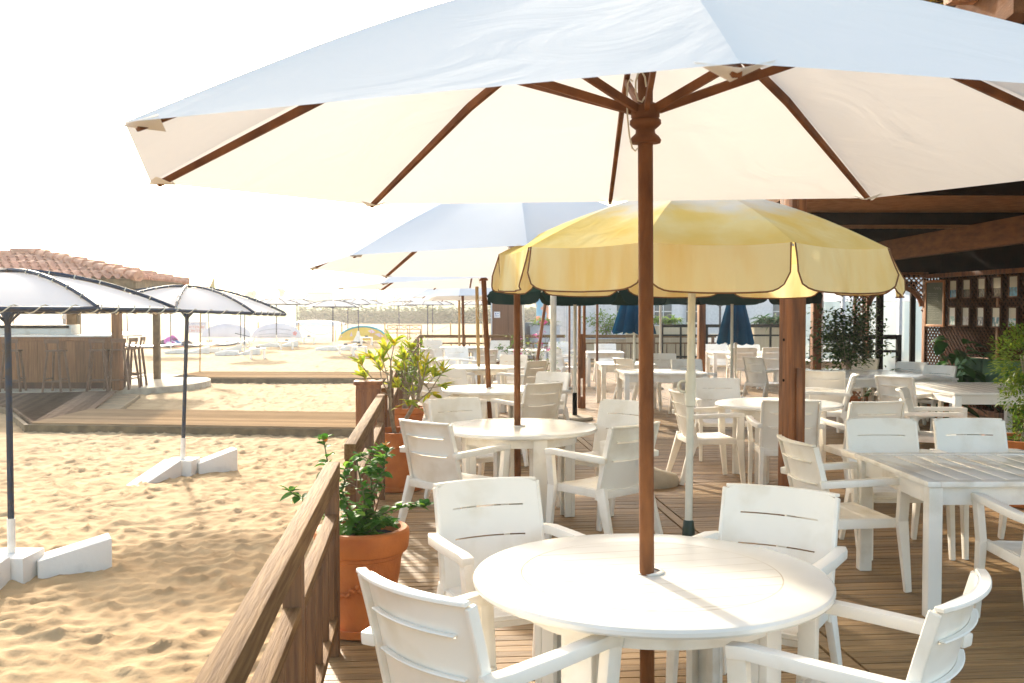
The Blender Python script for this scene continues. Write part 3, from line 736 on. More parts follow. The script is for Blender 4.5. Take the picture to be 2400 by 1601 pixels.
for (xa, ya, za), (xb, yb, zb), r_, mm_, lb in (
   ((.36, 18.0, 0), (.64, 18.0, 2.0), .03, M_POST, 'leaning brown pole beside the pink bougainvillea'),
   ((1.20, 20.5, 0), (1.20, 20.5, 2.2), .022, M_POST, 'thin brown pole right of the thick white mast'),
   ((1.78, 20.5, 0), (1.78, 20.5, 2.2), .026, M_POST, 'thin brown pole between the twin post and the first blue parasol'),
   ((.28, 20.0, 0), (.22, 20.0, 1.95), .022, M_WHITEPOLE, 'thin white pole left of the bougainvillea'),
   ((3.1, 20.5, 0), (3.1, 20.5, 2.1), .025, M_WHITEPOLE, 'thin white pole left of the black fence and green planter')):
    t = thing('thin_pole', lb, 'pole', (xa, ya, za), 0)
    m = MB(); m.tube([(0,0,0), (xb-xa, yb-ya, zb)], r_, 12); m.build('shaft', mm_, t)
    m = MB(); m.lathe([(r_+.05, 0), (r_+.05, .03), (r_+.01, .06)], 12); m.build('foot', M_CONC, t)
    m = MB(); p = Vector((xb-xa, yb-ya, zb)); m.lathe([(r_+.004, 0), (r_+.008, .03), (.004, .06)], 10, p-Vector((0,0,.02))); m.build('cap', mm_, t)
# rope coil on the bamboo pole
t = thing('rope_coil', 'loose coil of cream rope hanging beside the pale bamboo pole', 'rope', (-.52, 15.9, 1.80))
m = MB(); m.tube([(.06*math.cos(a*.5)+.004*a*.2, .01*math.sin(a), .09*math.sin(a*.5)-.01*a) for a in range(26)], .006, 6); m.tube([(.06, 0, .1), (.05, 0, .2)], .006, 6)
m.build('loop', M_ROPE, t)
m = MB(); m.tube([(.04, 0, -.2), (.05, 0, -.7)], .005, 6); m.build('tail', M_ROPE, t)

# ---------------------------------------------------------------- plants
def leaf(m, p, d, L_, W_, droop=.3, fold=.25, tip=1.0):
    """one pointed leaf of six faces, folded along its midrib"""
    p = Vector(p); d = Vector(d).normalized()
    s = d.cross(Vector((0,0,1)))
    if s.length < .05: s = d.cross(Vector((1,0,0)))
    s.normalize(); n = s.cross(d); s = (s+n*random.uniform(-.5,.5)).normalized(); n = s.cross(d)
    vs = []; ws = (0.10, .85, 1.0, .7, 0)
    ts = (0, .25, .5, .78, 1)
    for tt, ww in zip(ts, ws):
        c = p+d*L_*tt-Vector((0,0,1))*droop*L_*tt*tt
        h = n*W_*.5*ww*fold
        vs += [c-s*W_*.5*ww+h, c, c+s*W_*.5*ww+h]
    fs = []
    for k in range(4):
        b = k*3; fs += [(b, b+1, b+4, b+3), (b+1, b+2, b+5, b+4)]
    m.add(vs, fs)
def rdir(up=.3):
    a = random.uniform(0, 2*math.pi); z = random.uniform(-.4, 1)*.8+up
    return Vector((math.cos(a), math.sin(a), z)).normalized()
def pot(name, label, loc, prof, n=32, group=None, m_=None, sau=True, garland=False, rz=0):
    t = thing(name, label, 'pot', loc, rz, group)
    m = MB(); m.lathe(prof+[(prof[-1][0]-.03, prof[-1][1]), (prof[-1][0]-.035, prof[-1][1]-.10)], n, cap=False); m.build('pot_body', m_ or M_TERRA, t, ang=28)
    r = prof[-1][0]-.034; zt = prof[-1][1]-.055
    m = MB(); m.grid(lambda u, v: Vector((r*v*math.cos(6.2832*u), r*v*math.sin(6.2832*u), zt+random.uniform(-.006,.008))), 24, 8); m.build('soil', M_SOIL, t)
    if sau:
        r0 = prof[0][0]; m = MB(); m.lathe([(r0+.03, .0), (r0+.05, .01), (r0+.06, .05), (r0+.045, .05), (r0+.04, .02), (r0, .015)], n); m.build('saucer', m_ or M_TERRA, t, ang=40)
    if garland:
        m = MB()
        for k in range(40):
            a = R(-150+3.1*k); zz = .27-.045*math.sin(math.pi*((k % 20)/20)); rr = .150+.078*(zz/.46)+.012
            m.lathe([(.002, -.011), (.010, -.004), (.011, .003), (.003, .011)], 6, (rr*math.cos(a), rr*math.sin(a), zz+random.uniform(-.012,.012)))
        m.build('garland', m_ or M_TERRA, t)
    return t
P1 = (-.775, 5.03)
pot('terracotta_pot', 'big round terracotta pot with rolled rim and garland, nearest one by the railing', (*P1, 0), [(.145, .03), (.150, .06), (.195, .30), (.205, .39), (.212, .395), (.212, .41), (.232, .42), (.240, .44), (.246, .50), (.243, .525), (.232, .535)], 48, garland=True)
# hibiscus in the nearest pot
t = thing('hibiscus', 'leafy green hibiscus with orange buds in the nearest terracotta pot', 'plant', (*P1, .48))
st = MB(); lf = MB(); fl = MB(); random.seed(21)
stems = [((.0,.0,0), (.02,-.03,.20), (-.02,-.05,.42), (.10,-.02,.46)), ((0,0,0), (.10,-.02,.12), (.21,-.03,.17), (.33,-.06,.17)), ((-.02,0,0), (-.10,0,.18), (-.17,.02,.34), (-.20,.03,.50)),
         ((0,0,0), (-.04,-.08,.14), (-.08,-.12,.26), (-.05,-.14,.38)), ((0,.02,0), (.05,.05,.2), (.03,.08,.34), (.10,.08,.40)), ((0,0,0), (-.12,-.06,.06), (-.22,-.10,.18), (-.34,-.12,.26)),
         ((0,0,0), (.08,-.10,.08), (.12,-.14,.12), (.17,-.18,.10)), ((0,0,0), (.03,.0,.18), (.10,.0,.32), (.13,.01,.44))]
for S in stems:
    P = [Vector(a) for a in S]; st.tube(P, .006, 6, .003)
    for k in range(46):
        s = random.uniform(.12, 1)*3; i_ = min(2, int(s)); p = P[i_].lerp(P[i_+1], s-i_)
        leaf(lf, p, rdir(.15), random.uniform(.045, .085), random.uniform(.03, .05), .35)
    for k in range(6): leaf(lf, P[-1], rdir(.6), random.uniform(.05, .08), .035, .2)
for k in range(90): 
    a = random.uniform(0, 6.28); r = random.uniform(0, .17); leaf(lf, (r*math.cos(a), r*math.sin(a)-.02, random.uniform(.02, .16)), rdir(.1), random.uniform(.05, .08), random.uniform(.035,.05), .35)
st.build('stem', mat('green_stem', (.10,.12,.04), .8), t); lf.build('foliage', L_GR, t)
M_ORANGE = leafmat('orange_petal', (.70,.16,.03), (.85,.30,.06), None, .4)
for c in ((-.155, -.13, .235), (.125, .0, .475), (-.19, .03, .49)):
    fl = MB()
    for k in range(5): leaf(fl, c, Vector((math.cos(k*1.26)*.7-.1, math.sin(k*1.26)*.7-.4, .5)), .05 if c[2] < .3 else .025, .04 if c[2] < .3 else .015, -.1, .4)
    fl.build('flower', M_ORANGE, t)
# hibiscus shoots leaning through the rail
P2 = (-1.06, 9.05)
pot('terracotta_pot', 'tall terracotta pot holding the spindly yellow-leaved shrub, behind the white chair', (*P2, 0), [(.19, .03), (.20, .08), (.235, .30), (.235, .32), (.245, .40), (.262, .41), (.27, .50), (.27, .545)], 48)
t = thing('croton', 'spindly yellow and green leaved shrub on bare grey branches, beside the railing', 'shrub', (*P2, .48))
st = MB(); lf = MB(); random.seed(5)
def U(u, v, Y_): 
    q = px(u, v, Y=Y_); return q-Vector((*P2, .48))
ends = []
trunkA = [Vector((-.02,0,0)), Vector((-.06,-.02,.24)), Vector((-.07,0,.44)), Vector((-.05,.02,.62))]
trunkB = [Vector((.03,0,0)), Vector((.08,.02,.17)), Vector((.19,.03,.36)), Vector((.21,.02,.56))]
st.tube(trunkA, .020, 8, .011); st.tube(trunkB, .024, 8, .012)
tg = [(848,880), (842,850), (872,838), (890,862), (905,820), (925,800), (945,835), (960,815), (950,870), (975,850), (1000,850), (985,900), (1040,868), (1035,905), (1010,925), (965,925), (935,860), (1022,880), (895,838), (955,945), (930,905), (995,880)]
for i_, (u, v) in enumerate(tg):
    e = U(u, v, P2[1]+random.uniform(-.25, .25)); src = trunkA if u < 930 else trunkB
    a = src[2].lerp(src[3], random.random()) if i_ % 3 else src[1].lerp(src[2], .7)
    mid = a.lerp(e, .5)+Vector((random.uniform(-.03,.03), random.uniform(-.05,.05), -.045 if abs(e.x-a.x) > .15 else .01))
    st.tube([a, mid, e], .008, 6, .0035)
    out = (e-a).normalized()
    for k in range(11):
        d = (out*random.uniform(.3, 1.3)+rdir(.25)).normalized(); s = random.uniform(.72, 1)
        leaf(lf, mid.lerp(e, s), d, random.uniform(.10, .19), random.uniform(.034, .052), random.uniform(0, .35), .35)
st.build('branches', M_BARK, t); lf.build('foliage', L_YG, t)
pot('terracotta_pot', 'orange terracotta pot further back by the railing, under the bushy plant', (-1.30, 11.9, 0), [(.16, .03), (.19, .25), (.23, .40), (.25, .42), (.25, .48)], 32)
def bush(name, label, cat, loc, c, rad, n, ll, lw, lm, trunk=None, seed=1, gap=.0, cz=1.0, m_=None, group=None, kids=None):
    random.seed(seed); t = thing(name, label, cat, loc, 0, group)
    lf = MB(); c = Vector(c)
    cl = [c+Vector((random.gauss(0,1)*rad[0]*.5, random.gauss(0,1)*rad[1]*.5, random.gauss(0,1)*rad[2]*.5)) for _ in range(max(5, n//45))]
    for k in range(n):
        q = random.choice(cl); p = q+Vector((random.gauss(0,1)*rad[0], random.gauss(0,1)*rad[1], random.gauss(0,1)*rad[2]))*.24
        leaf(lf, p, (rdir(.1)+(p-c).normalized()*.6), ll*random.uniform(.6, 1.3), lw*random.uniform(.7, 1.2), .3)
    st = MB()
    for q in cl[:14]: st.tube([Vector((random.uniform(-.03,.03), 0, 0)), Vector((c.x*.5+random.uniform(-.04,.04), c.y*.5, c.z*.5)), q], .012 if not trunk else trunk, 6, .004)
    st.build('stems', m_ or M_BARK, t); lf.build('foliage', lm, t)
    return t
bush('bushy_plant', 'dense yellow-green bushy plant behind the spindly shrub', 'shrub', (-1.30, 11.9, .44), (0.05,0,.52), (.22,.2,.30), 900, .055, .022, L_LT, seed=4)
pot('terracotta_pot', 'orange terracotta pot by the brown cabin at the far end', (-.02, 24.0, 0), [(.16, .03), (.19, .25), (.23, .40), (.25, .42), (.25, .46)], 20, sau=False)
t = thing('bougainvillea', 'pink and white flowering bougainvillea right of the second parasol pole', 'shrub', (.42, 19.2, .2)); random.seed(9)
lf = MB(); pk = MB(); st = MB(); wh = MB()
for k in range(300): leaf(lf, (random.gauss(0,.30), random.gauss(0,.2), random.uniform(.0,.95)), rdir(), .06, .035)
for c in ((-.35,0,.62), (-.25,0,.60), (-.18,0,.05), (-.28,0,.02), (.12,0,.80), (.28,0,.70), (.05,0,.95), (.2,0,1.2), (.15,0,1.0), (-.3,0,.9), (.08, 0, .35), (0,0,.1)):
    pk = MB()
    for k in range(16): leaf(pk, Vector(c)+Vector((random.gauss(0,.035), random.gauss(0,.04), random.gauss(0,.03))), rdir(), .05, .045)
    pk.build('flower_cluster', L_PINK, t)
L_WH = leafmat('white_bract', (.75,.72,.62), (.85,.82,.75), None, .4)
for k in range(260): leaf(wh, (random.gauss(.02,.22), random.gauss(0,.15), random.uniform(0,.75)), rdir(), .05, .045)
for k in range(8): st.tube([(0,0,-.2), (random.gauss(0,.15), 0, .4), (random.gauss(0,.3), 0, 1.0)], .01, 6, .004)
st.build('stems', M_BARK, t); lf.build('foliage', L_LT, t); wh.build('white_flowers', L_WH, t)
# pot near right edge with topiary
pot('ribbed_pot', 'wide ribbed terracotta pot at the right edge of the view', (4.38, 8.35, 0), [(.22, .03), (.25, .2), (.30, .45), (.33, .50), (.335, .545), (.34, .565)], 64)
t = thing('topiary', 'tall green and yellow topiary shrub with ball top at the right edge', 'shrub', (4.38, 8.35, .52)); random.seed(31)
lf = MB(); st = MB()
for (cx, cz, rr, n) in ((.03, .72, .30, 2600), (-.05, .42, .16, 500), (.10, .20, .20, 800), (.05, .05, .22, 500)):
    for k in range(n):
        d = Vector((random.gauss(0,1), random.gauss(0,1), random.gauss(0,1))).normalized(); r = rr*random.uniform(.55, 1.05)*(1+.10*math.sin(d.x*9+d.z*7))
        leaf(lf, Vector((cx, 0, cz))+d*r, (d+rdir(.2)*.7), random.uniform(.02, .05), random.uniform(.012,.022), .2)
for k in range(4): st.tube([(k*.02-.03, 0, 0), (random.uniform(-.05,.05), 0, .35), (random.uniform(-.1,.1), 0, .75)], .014, 7, .006)
st.build('trunk', M_BARK, t); lf.build('foliage', L_TOP, t)
bush('ficus', 'leafy ficus with pale variegated leaves left of the arched doorway', 'shrub', (5.25, 15.3, .25), (0,0,.98), (.38,.30,.42), 2900, .08, .04, leafmat('variegated_leaf', (.02,.06,.01), (.22,.28,.09), (.05,.11,.02), .3), seed=8)
pot('terracotta_pot', 'dark terracotta pot under the ficus on the right', (5.25, 15.3, 0), [(.15, .03), (.19, .25), (.22, .30)], 24, sau=False)
t = thing('broadleaf_plant', 'big dark glossy broad-leaved plant between the arch and the green bench', 'plant', (6.45, 14.9, .2)); random.seed(12)
lf = MB(); st = MB()
for k in range(150):
    a = random.uniform(0, 6.28); r = abs(random.gauss(0, .38)); z = random.uniform(-.05, 1.12)*(1-min(.8, r)*.6)
    p = Vector((r*math.cos(a)*1.25+(.25 if z > .4 else -.05), r*math.sin(a)*.7, z)); leaf(lf, p, Vector((math.cos(a), math.sin(a)-.3, random.uniform(-.3,.5))), random.uniform(.18, .30), random.uniform(.12, .18), .5, .2)
    if k % 3 == 0: st.tube([(0,0,-.1), p*.6+Vector((0,0,.05)), p], .008, 5, .005)
st.build('stems', L_DK, t); lf.build('foliage', L_DK, t)
pot('terracotta_pot', 'pot hidden under the broad-leaved plant by the arch', (6.45, 14.9, 0), [(.15, .03), (.19, .25), (.22, .30)], 24, sau=False)
def strappy(label, loc, n, L_, W_, lm, seed, box):
    random.seed(seed); t = thing('strappy_plant', label, 'plant', loc, 0, 'arching strap-leaved plants')
    lf = MB(); st = MB()
    for k in range(n):
        a = random.uniform(0, 6.28); el = random.uniform(.4, 1.4); p = Vector((random.uniform(-box, box), random.uniform(-.12,.12), random.uniform(0,.15)))
        leaf(lf, p, Vector((math.cos(a), math.sin(a)*.6, el)), L_*random.uniform(.6, 1.1), W_, random.uniform(.5, 1.1), .3)
    for k in range(6): st.tube([(random.uniform(-box,box)*.6, 0, -.05), (random.uniform(-box,box)*.7, 0, .2)], .015, 6)
    st.build('stems', M_BARK, t); lf.build('foliage', lm, t)
def planter(label, x, y_, w_, d_, h, m_=None):
    t = thing('planter', label, 'planter', (x, y_, 0), 0, 'long pale planters')
    m = MB(); m.box(0, 0, h/2, w_, d_, h); m.build('box', m_ or M_CREAM, t, bevel=.01)
    m = MB(); m.box(0, 0, h+.015, w_+.06, d_+.06, .03); m.build('rim', M_WALLW, t, bevel=.006)
    m = MB(); m.box(0, 0, h+.034, w_-.06, d_-.06, .008); m.build('soil', M_SOIL, t)
planter('cream planter behind the black fence, left of the brown post', 4.6, 30.4, 2.1, .5, 1.18)
strappy('bright green arching plant behind the black fence, left of the white parasol pole', (4.75, 30.4, 1.2), 130, .62, .06, L_LT, 3, .45)
planter('cream planter behind the black fence, right of the blue parasol', 8.05, 29.8, 1.5, .5, 1.2)
strappy('dark green arching plant right of the larger closed blue parasol', (7.9, 29.6, 1.2), 150, .75, .07, L_DK, 6, .5)
planter('white planter box left of the thick white mast at the deck end', 1.05, 31.5, .95, .5, 1.15, M_WALLW)
strappy('yellow-green spiky plant in the white box left of the thick mast', (1.05, 31.5, 1.18), 80, .5, .045, L_LT, 8, .3)
planter('low pale planter behind the twin brown post', 3.0, 31.2, 1.6, .6, .75)
bush('green_shrub', 'bright green feathery shrub between the twin post and the first blue parasol', 'shrub', (3.0, 31.2, .75), (0,0,.50), (.55,.3,.32), 900, .12, .04, L_LT, seed=14)
bush('green_shrub', 'small yellow flowering plant in the pot left of the brown cabin door', 'plant', (-.05, 24.0, .40), (0,0,.28), (.14,.12,.12), 120, .09, .04, L_LT, seed=15)

# ---------------------------------------------------------------- pergola over the right side
t = thing('pergola', 'dark wooden pergola roof with lattice ceiling over the right side of the deck', 'pergola', (0,0,0))
ze = 2.86
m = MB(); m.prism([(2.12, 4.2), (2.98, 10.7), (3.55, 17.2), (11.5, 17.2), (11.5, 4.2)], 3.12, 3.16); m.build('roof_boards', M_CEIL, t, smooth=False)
def bm_(name, p0, p1, w_, h_, m_=None):
    m = MB(); m.bar(p0, p1, w_, h_); return m.build(name, m_ or M_DARKWOOD, t, bevel=.008)
bm_('edge_beam', (2.07, 4.0, 2.98), (2.98, 10.75, 2.98), .09, .26, M_BEAM); bm_('edge_beam', (2.98, 10.75, 2.985), (3.55, 17.3, 2.985), .09, .26, M_BEAM)
bm_('main_beam', (5.33, 4.5, 2.49), (5.28, 17.2, 2.49), .13, .28, M_BEAM)
for yy in (6.8, 10.0, 13.4, 16.4):
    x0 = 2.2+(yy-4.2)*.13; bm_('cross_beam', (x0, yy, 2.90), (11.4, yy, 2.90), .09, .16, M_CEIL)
m = MB()
for k in range(170):
    c = -3+k*.13
    for sg in (1, -1):
        # diagonals within x 3..9.5, y 7..16.5
        a = (3.0, 7+c) ; pts = []
        x0, x1 = 3.1, 9.6
        y0 = 7+c-6 if sg > 0 else 7+c; y1 = y0+sg*(x1-x0)
        def clip(p, q, lo, hi):
            (xa, ya), (xb, yb) = p, q
            if ya == yb: return None
            ta, tb = 0, 1
            for bound, s in ((lo, 1), (hi, -1)):
                fa_, fb = s*(ya-bound), s*(yb-bound)
                if fa_ < 0 and fb < 0: return None
                if fa_ < 0: ta = max(ta, fa_/(fa_-fb))
                if fb < 0: tb = min(tb, fa_/(fa_-fb))
            if tb <= ta: return None
            return (xa+(xb-xa)*ta, ya+(yb-ya)*ta), (xa+(xb-xa)*tb, ya+(yb-ya)*tb)
        r_ = clip((x0, y0), (x1, y1), 7.0, 16.4)
        if r_: m.bar((*r_[0], 3.02+.006*sg), (*r_[1], 3.02+.006*sg), .042, .008)
m.build('ceiling_lattice', mat('lath', (.42,.20,.08), .9, (.30,.13,.05), 6, spec=.1), t, smooth=False)
for x, y_ in ((11.0, 5), (11.0, 11), (11.0, 17), (5.3, 17.1)):
    m = MB(); m.box(x, y_, 1.5, .15, .15, 3.0); m.build('post', M_POST, t, bevel=.01)
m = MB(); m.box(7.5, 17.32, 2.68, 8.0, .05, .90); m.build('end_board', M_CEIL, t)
for yy in (4.55, 5.2, 5.85):   # rafter tails sticking out beyond the edge, sunlit
    bm_('rafter_tail', (1.95, yy-.1, 3.10), (4.5, yy+.25, 3.30), .07, .15, M_POST)
t = thing('thatch_edge', 'strip of yellow thatch above the rafter ends in the top right corner', 'thatch', (2.25, 5.2, 3.4))
random.seed(2); m = MB()
for k in range(500):
    yy = random.uniform(-.9, 1.6); p = Vector((random.uniform(-.25,.3), yy, random.uniform(-.04,.08))); m.bar(p, p+Vector((-.32, random.uniform(-.05,.05), random.uniform(-.14,-.02))), .012, .006)
m.build('straw', mat('straw', (.62,.42,.08), .8, (.45,.28,.04), 20, island=.3), t, smooth=False)
m = MB(); m.box(.2, .35, .0, .6, 2.5, .04); m.build('backing', M_DARKWOOD, t)
# lattice screens
def lattice(m, Wd, z0, z1, st, bw, hole=None):
    H = z1-z0; n = int((Wd+H)/st)+2
    for sg in (1, -1):
        for k in range(n):
            c = k*st
            # line: x = c - H + s  (sg=1) or x = c - s, z = z0 + s
            segs = []; N = 40; cur = None
            for i_ in range(N+1):
                s = H*i_/N; x = (c-H+s) if sg > 0 else (c-s)
                ok = 0 <= x <= Wd and not (hole and hole(x, z0+s))
                if ok and cur is None: cur = (x, z0+s)
                if (not ok or i_ == N) and cur is not None:
                    e = last if not ok else (x, z0+s)
                    if abs(e[1]-cur[1]) > .03: segs.append((cur, e))
                    cur = None
                last = (x, z0+s)
            for (xa, za), (xb, zb) in segs: m.bar((xa, .007*sg, za), (xb, .007*sg, zb), .012, bw, up=(0,1,0)) if False else m.bar((xa, .007*sg, za), (xb, .007*sg, zb), bw, .010, up=(0,1,0))
# (a) screen with the arched doorway, facing the camera
t = thing('arch_screen', 'dark lattice screen with an arched doorway facing the camera', 'lattice screen', (5.92, 16.95, 0))
xa, xb = .24, 1.14; xc = (xa+xb)/2; ar = (xb-xa)/2
def hole(x, z): return xa < x < xb and z < 1.72+.34*math.sqrt(max(0, 1-((x-xc)/ar)**2))
m = MB(); lattice(m, 1.2, .1, 2.26, .082, .024, hole); m.build('lattice', M_POST, t, smooth=False)
for x in (0, xa-.02, xb+.05): 
    m = MB(); m.box(x, 0, 1.12, .045, .05, 2.24); m.build('upright', M_POST, t, bevel=.004)
m = MB(); m.box(.6, 0, 2.285, 1.3, .06, .05); m.build('top_bar', M_POST, t, bevel=.004)
m = MB()
for k in range(24):
    a0, a1 = math.pi*k/24, math.pi*(k+1)/24
    m.bar((xc+ar*math.cos(a0), -.012, 1.72+.34*math.sin(a0)), (xc+ar*math.cos(a1), -.012, 1.72+.34*math.sin(a1)), .07, .035, up=(0,1,0)) if False else m.bar((xc+ar*math.cos(a0), -.012, 1.72+.34*math.sin(a0)), (xc+ar*math.cos(a1), -.012, 1.72+.34*math.sin(a1)), .07, .04, up=(0,-1,0))
m.build('arch', M_POST, t)
# second dark frame just behind (the open door leaf and posts)
t = thing('door_frame', 'black door posts and leaf standing inside the arched doorway', 'door frame', (6.18, 17.25, 0))
for x in (.03, .28, .86):
    m = MB(); m.box(x, 0, 1.05, .09 if x != .28 else .12, .06, 2.1); m.build('post', M_BLACK, t, bevel=.005)
m = MB(); m.box(.45, 0, 2.12, .95, .06, .08); m.build('lintel', M_BLACK, t, bevel=.005)
# (b) the long side screen running back towards the camera
sx0, sy0 = 7.10, 16.90; ex, ey = 8.05, 8.6; Ls = math.hypot(ex-sx0, ey-sy0); ang = math.atan2(ey-sy0, ex-sx0)
t = thing('lattice_wall', 'long dark lattice wall hung with framed pictures on the right', 'lattice wall', (sx0, sy0, 0), ang)
m = MB(); lattice(m, Ls, .1, 2.20, .095, .030); m.build('lattice', M_LATT, t, smooth=False)
m = MB(); m.box(Ls/2, 0, 2.235, Ls, .07, .07); m.build('top_bar', M_POST, t, bevel=.005)
m = MB(); m.box(Ls/2, 0, .07, Ls, .07, .09); m.build('bottom_bar', M_POST, t, bevel=.005)
for k in range(5):
    m = MB(); m.box(.03+k*(Ls-.06)/4, 0, 1.14, .05, .055, 2.1); m.build('upright', M_POST, t, bevel=.004)
m = MB(); m.box(Ls/2, .30, 1.5, Ls, .03, 3.1); m.build('backing_boards', M_CEIL, t)
def onwall(s, z): return Vector((sx0+math.cos(ang)*s, sy0+math.sin(ang)*s, z))
def wall_s(u):   # position along the wall seen at picture column u
    k = (u-1200)/2300; return (k*sy0-sx0)/(math.cos(ang)-k*math.sin(ang))
def wall_z(u, v):
    s = wall_s(u); Yw = sy0+math.sin(ang)*s; return EYE+(728-v)/2300*Yw
nrm = Vector((math.sin(ang), -math.cos(ang), 0))
def framed(name, label, cat, u0, u1, v0, v1, fm, fw, inner, group=None, extra=None):
    s0, s1 = wall_s(u0), wall_s(u1); z1, z0 = wall_z((u0+u1)/2, v0), wall_z((u0+u1)/2, v1)
    if s1 < s0: s0, s1 = s1, s0
    W_, H_ = s1-s0, z1-z0; c = onwall((s0+s1)/2, (z0+z1)/2)+nrm*.045
    t = thing(name, label, cat, c, ang, group)
    m = MB()
    for sx in (-1, 1): m.box(sx*(W_/2-fw/2), 0, 0, fw, .03, H_)
    for sz in (-1, 1): m.box(0, 0, sz*(H_/2-fw/2), W_-2*fw, .03, fw)
    m.build('frame', fm, t, bevel=.003)
    m = MB(); m.box(0, .002, 0, W_-2*fw, .012, H_-2*fw); m.build('panel', inner, t)
    if extra: extra(t, W_-2*fw, H_-2*fw)
M_ORWOOD = mat('orange_wood', (.42,.15,.035), .5, (.30,.10,.02), 8)
M_CHALK = mat('chalkboard', (.15,.165,.125), .9, (.11,.125,.095), 3)
M_CHALKL = mat('chalk', (.42,.42,.36), .9)
def chalk(t, w_, h_):
    random.seed(4)
    m = MB()
    y0 = -.0065
    m.tube([(-.05*w_+.02*k, y0, h_*.36+.022*math.sin(k*1.7)) for k in range(12)], .0035, 4)
    for r_ in range(15):
        z = h_*.24-r_*h_*.045; n = random.randint(14, 22)
        m.tube([(-w_*.40+k*w_*.8/22, y0, z+random.uniform(-.006,.006)) for k in range(n)], .0016, 4)
    m.build('chalk_writing', M_CHALKL, t)
framed('chalkboard', 'tall chalkboard in orange wooden frame with faint menu writing', 'menu board', 2174, 2219, 657, 766, M_ORWOOD, .04, M_CHALK, extra=chalk)
pm = {}
def picmat(i_, top, bot, split):
    m, t_, b = node_mat('photo_print'); L = t_.links.new
    tc = t_.nodes.new('ShaderNodeTexCoord'); sp = t_.nodes.new('ShaderNodeSeparateXYZ'); L(tc.outputs['Generated'], sp.inputs[0])
    n = t_.nodes.new('ShaderNodeTexNoise'); n.inputs['Scale'].default_value = 4.5; n.noise_dimensions = '4D'; n.inputs['W'].default_value = i_*3.1; n.inputs['Detail'].default_value = 6; L(tc.outputs['Generated'], n.inputs['Vector'])
    lt = t_.nodes.new('ShaderNodeMath'); lt.operation = 'GREATER_THAN'; L(sp.outputs[2], lt.inputs[0]); lt.inputs[1].default_value = split
    cr = t_.nodes.new('ShaderNodeValToRGB'); cr.color_ramp.elements[0].position = .42; cr.color_ramp.elements[1].position = .62
    cr.color_ramp.elements[0].color = (*bot, 1); cr.color_ramp.elements[1].color = (.75, .75, .72, 1) if i_ > 4 else tuple([min(1, x*2.2+.03) for x in bot])+(1,); L(n.outputs[0], cr.inputs[0])
    mx = t_.nodes.new('ShaderNodeMix'); mx.data_type = 'RGBA'; L(lt.outputs[0], mx.inputs[0]); L(cr.outputs[0], mx.inputs[6]); mx.inputs[7].default_value = (*top, 1)
    L(mx.outputs[2], b.inputs['Base Color']); b.inputs['Roughness'].default_value = .25
    return m
cols = [((.50,.45,.33), (.02,.12,.22), .45), ((.48,.43,.32), (.02,.018,.015), .45), ((.46,.42,.32), (.02,.02,.025), .45), ((.50,.45,.34), (.03,.02,.018), .45), ((.50,.46,.36), (.02,.16,.27), .45),
        ((.66,.68,.66), (.25,.50,.52), .5), ((.60,.58,.50), (.55,.50,.48), .5), ((.62,.6,.52), (.12,.13,.17), .5), ((.55,.52,.42), (.10,.25,.32), .5), ((.48,.44,.34), (.12,.38,.42), .45)]
nm = ['blue', 'black fish', 'dark reef', 'black shell', 'turquoise boat', 'pale green', 'beige', 'grey crowd', 'blue and white', 'teal furniture']
c1 = [(2231,2249), (2262,2281), (2297,2316), (2332,2354), (2370,2393)]
for k, (a, b) in enumerate(c1):
    framed('picture_frame', 'upper framed photo with %s picture, %s from the chalkboard' % (nm[k], ['first','second','third','fourth','fifth'][k]), 'picture', a, b, [656,654,651,648,645][k], [700,699,699,698,697][k], M_DARKWOOD, .02, picmat(k, *cols[k]), 'framed photos on the lattice wall')
    framed('picture_frame', 'lower framed photo with %s picture, %s from the chalkboard' % (nm[k+5], ['first','second','third','fourth','fifth'][k]), 'picture', a-1, b-2, 719, [764,765,766,768,769][k], M_DARKWOOD, .02, picmat(k+5, *cols[k+5]), 'framed photos on the lattice wall')
# bench with green cushions
t = thing('bench', 'long wooden bench with dark green quilted cushions under the framed photos', 'bench', (7.35, 14.1, 0), ang)
M_CUSH = cloth('green_cushion', (.085,.165,.11), .05, None, (.06,.12,.08), nscale=4, bump=.3, bscale=7)
m = MB(); m.box(0, -.35, .36, 3.0, .62, .08); m.build('seat_frame', M_DARKWOOD, t, bevel=.01)
for k in range(4):
    x = -1.12+k*.745
    m = MB(); m.box(x, -.36, .46, .72, .58, .12); m.build('seat_cushion', M_CUSH, t, bevel=.04, seg=4)
    m = MB(); m.box(x, -.10, .70, .72, .13, .44); m.build('back_cushion', M_CUSH, t, bevel=.025, seg=3)
m = MB(); m.box(0, -.02, .62, 3.0, .04, .62); m.build('back_board', M_POST, t, bevel=.01)
for x in (-1.52, 1.52):
    m = MB(); m.box(x, -.34, .64, .06, .66, .05); m.build('armrest', M_BLACK, t, bevel=.01)
    for y_ in (-.62, -.05):
        m = MB(); m.box(x, y_, .31, .06, .06, .62); m.build('leg', M_DARKWOOD, t, bevel=.006)

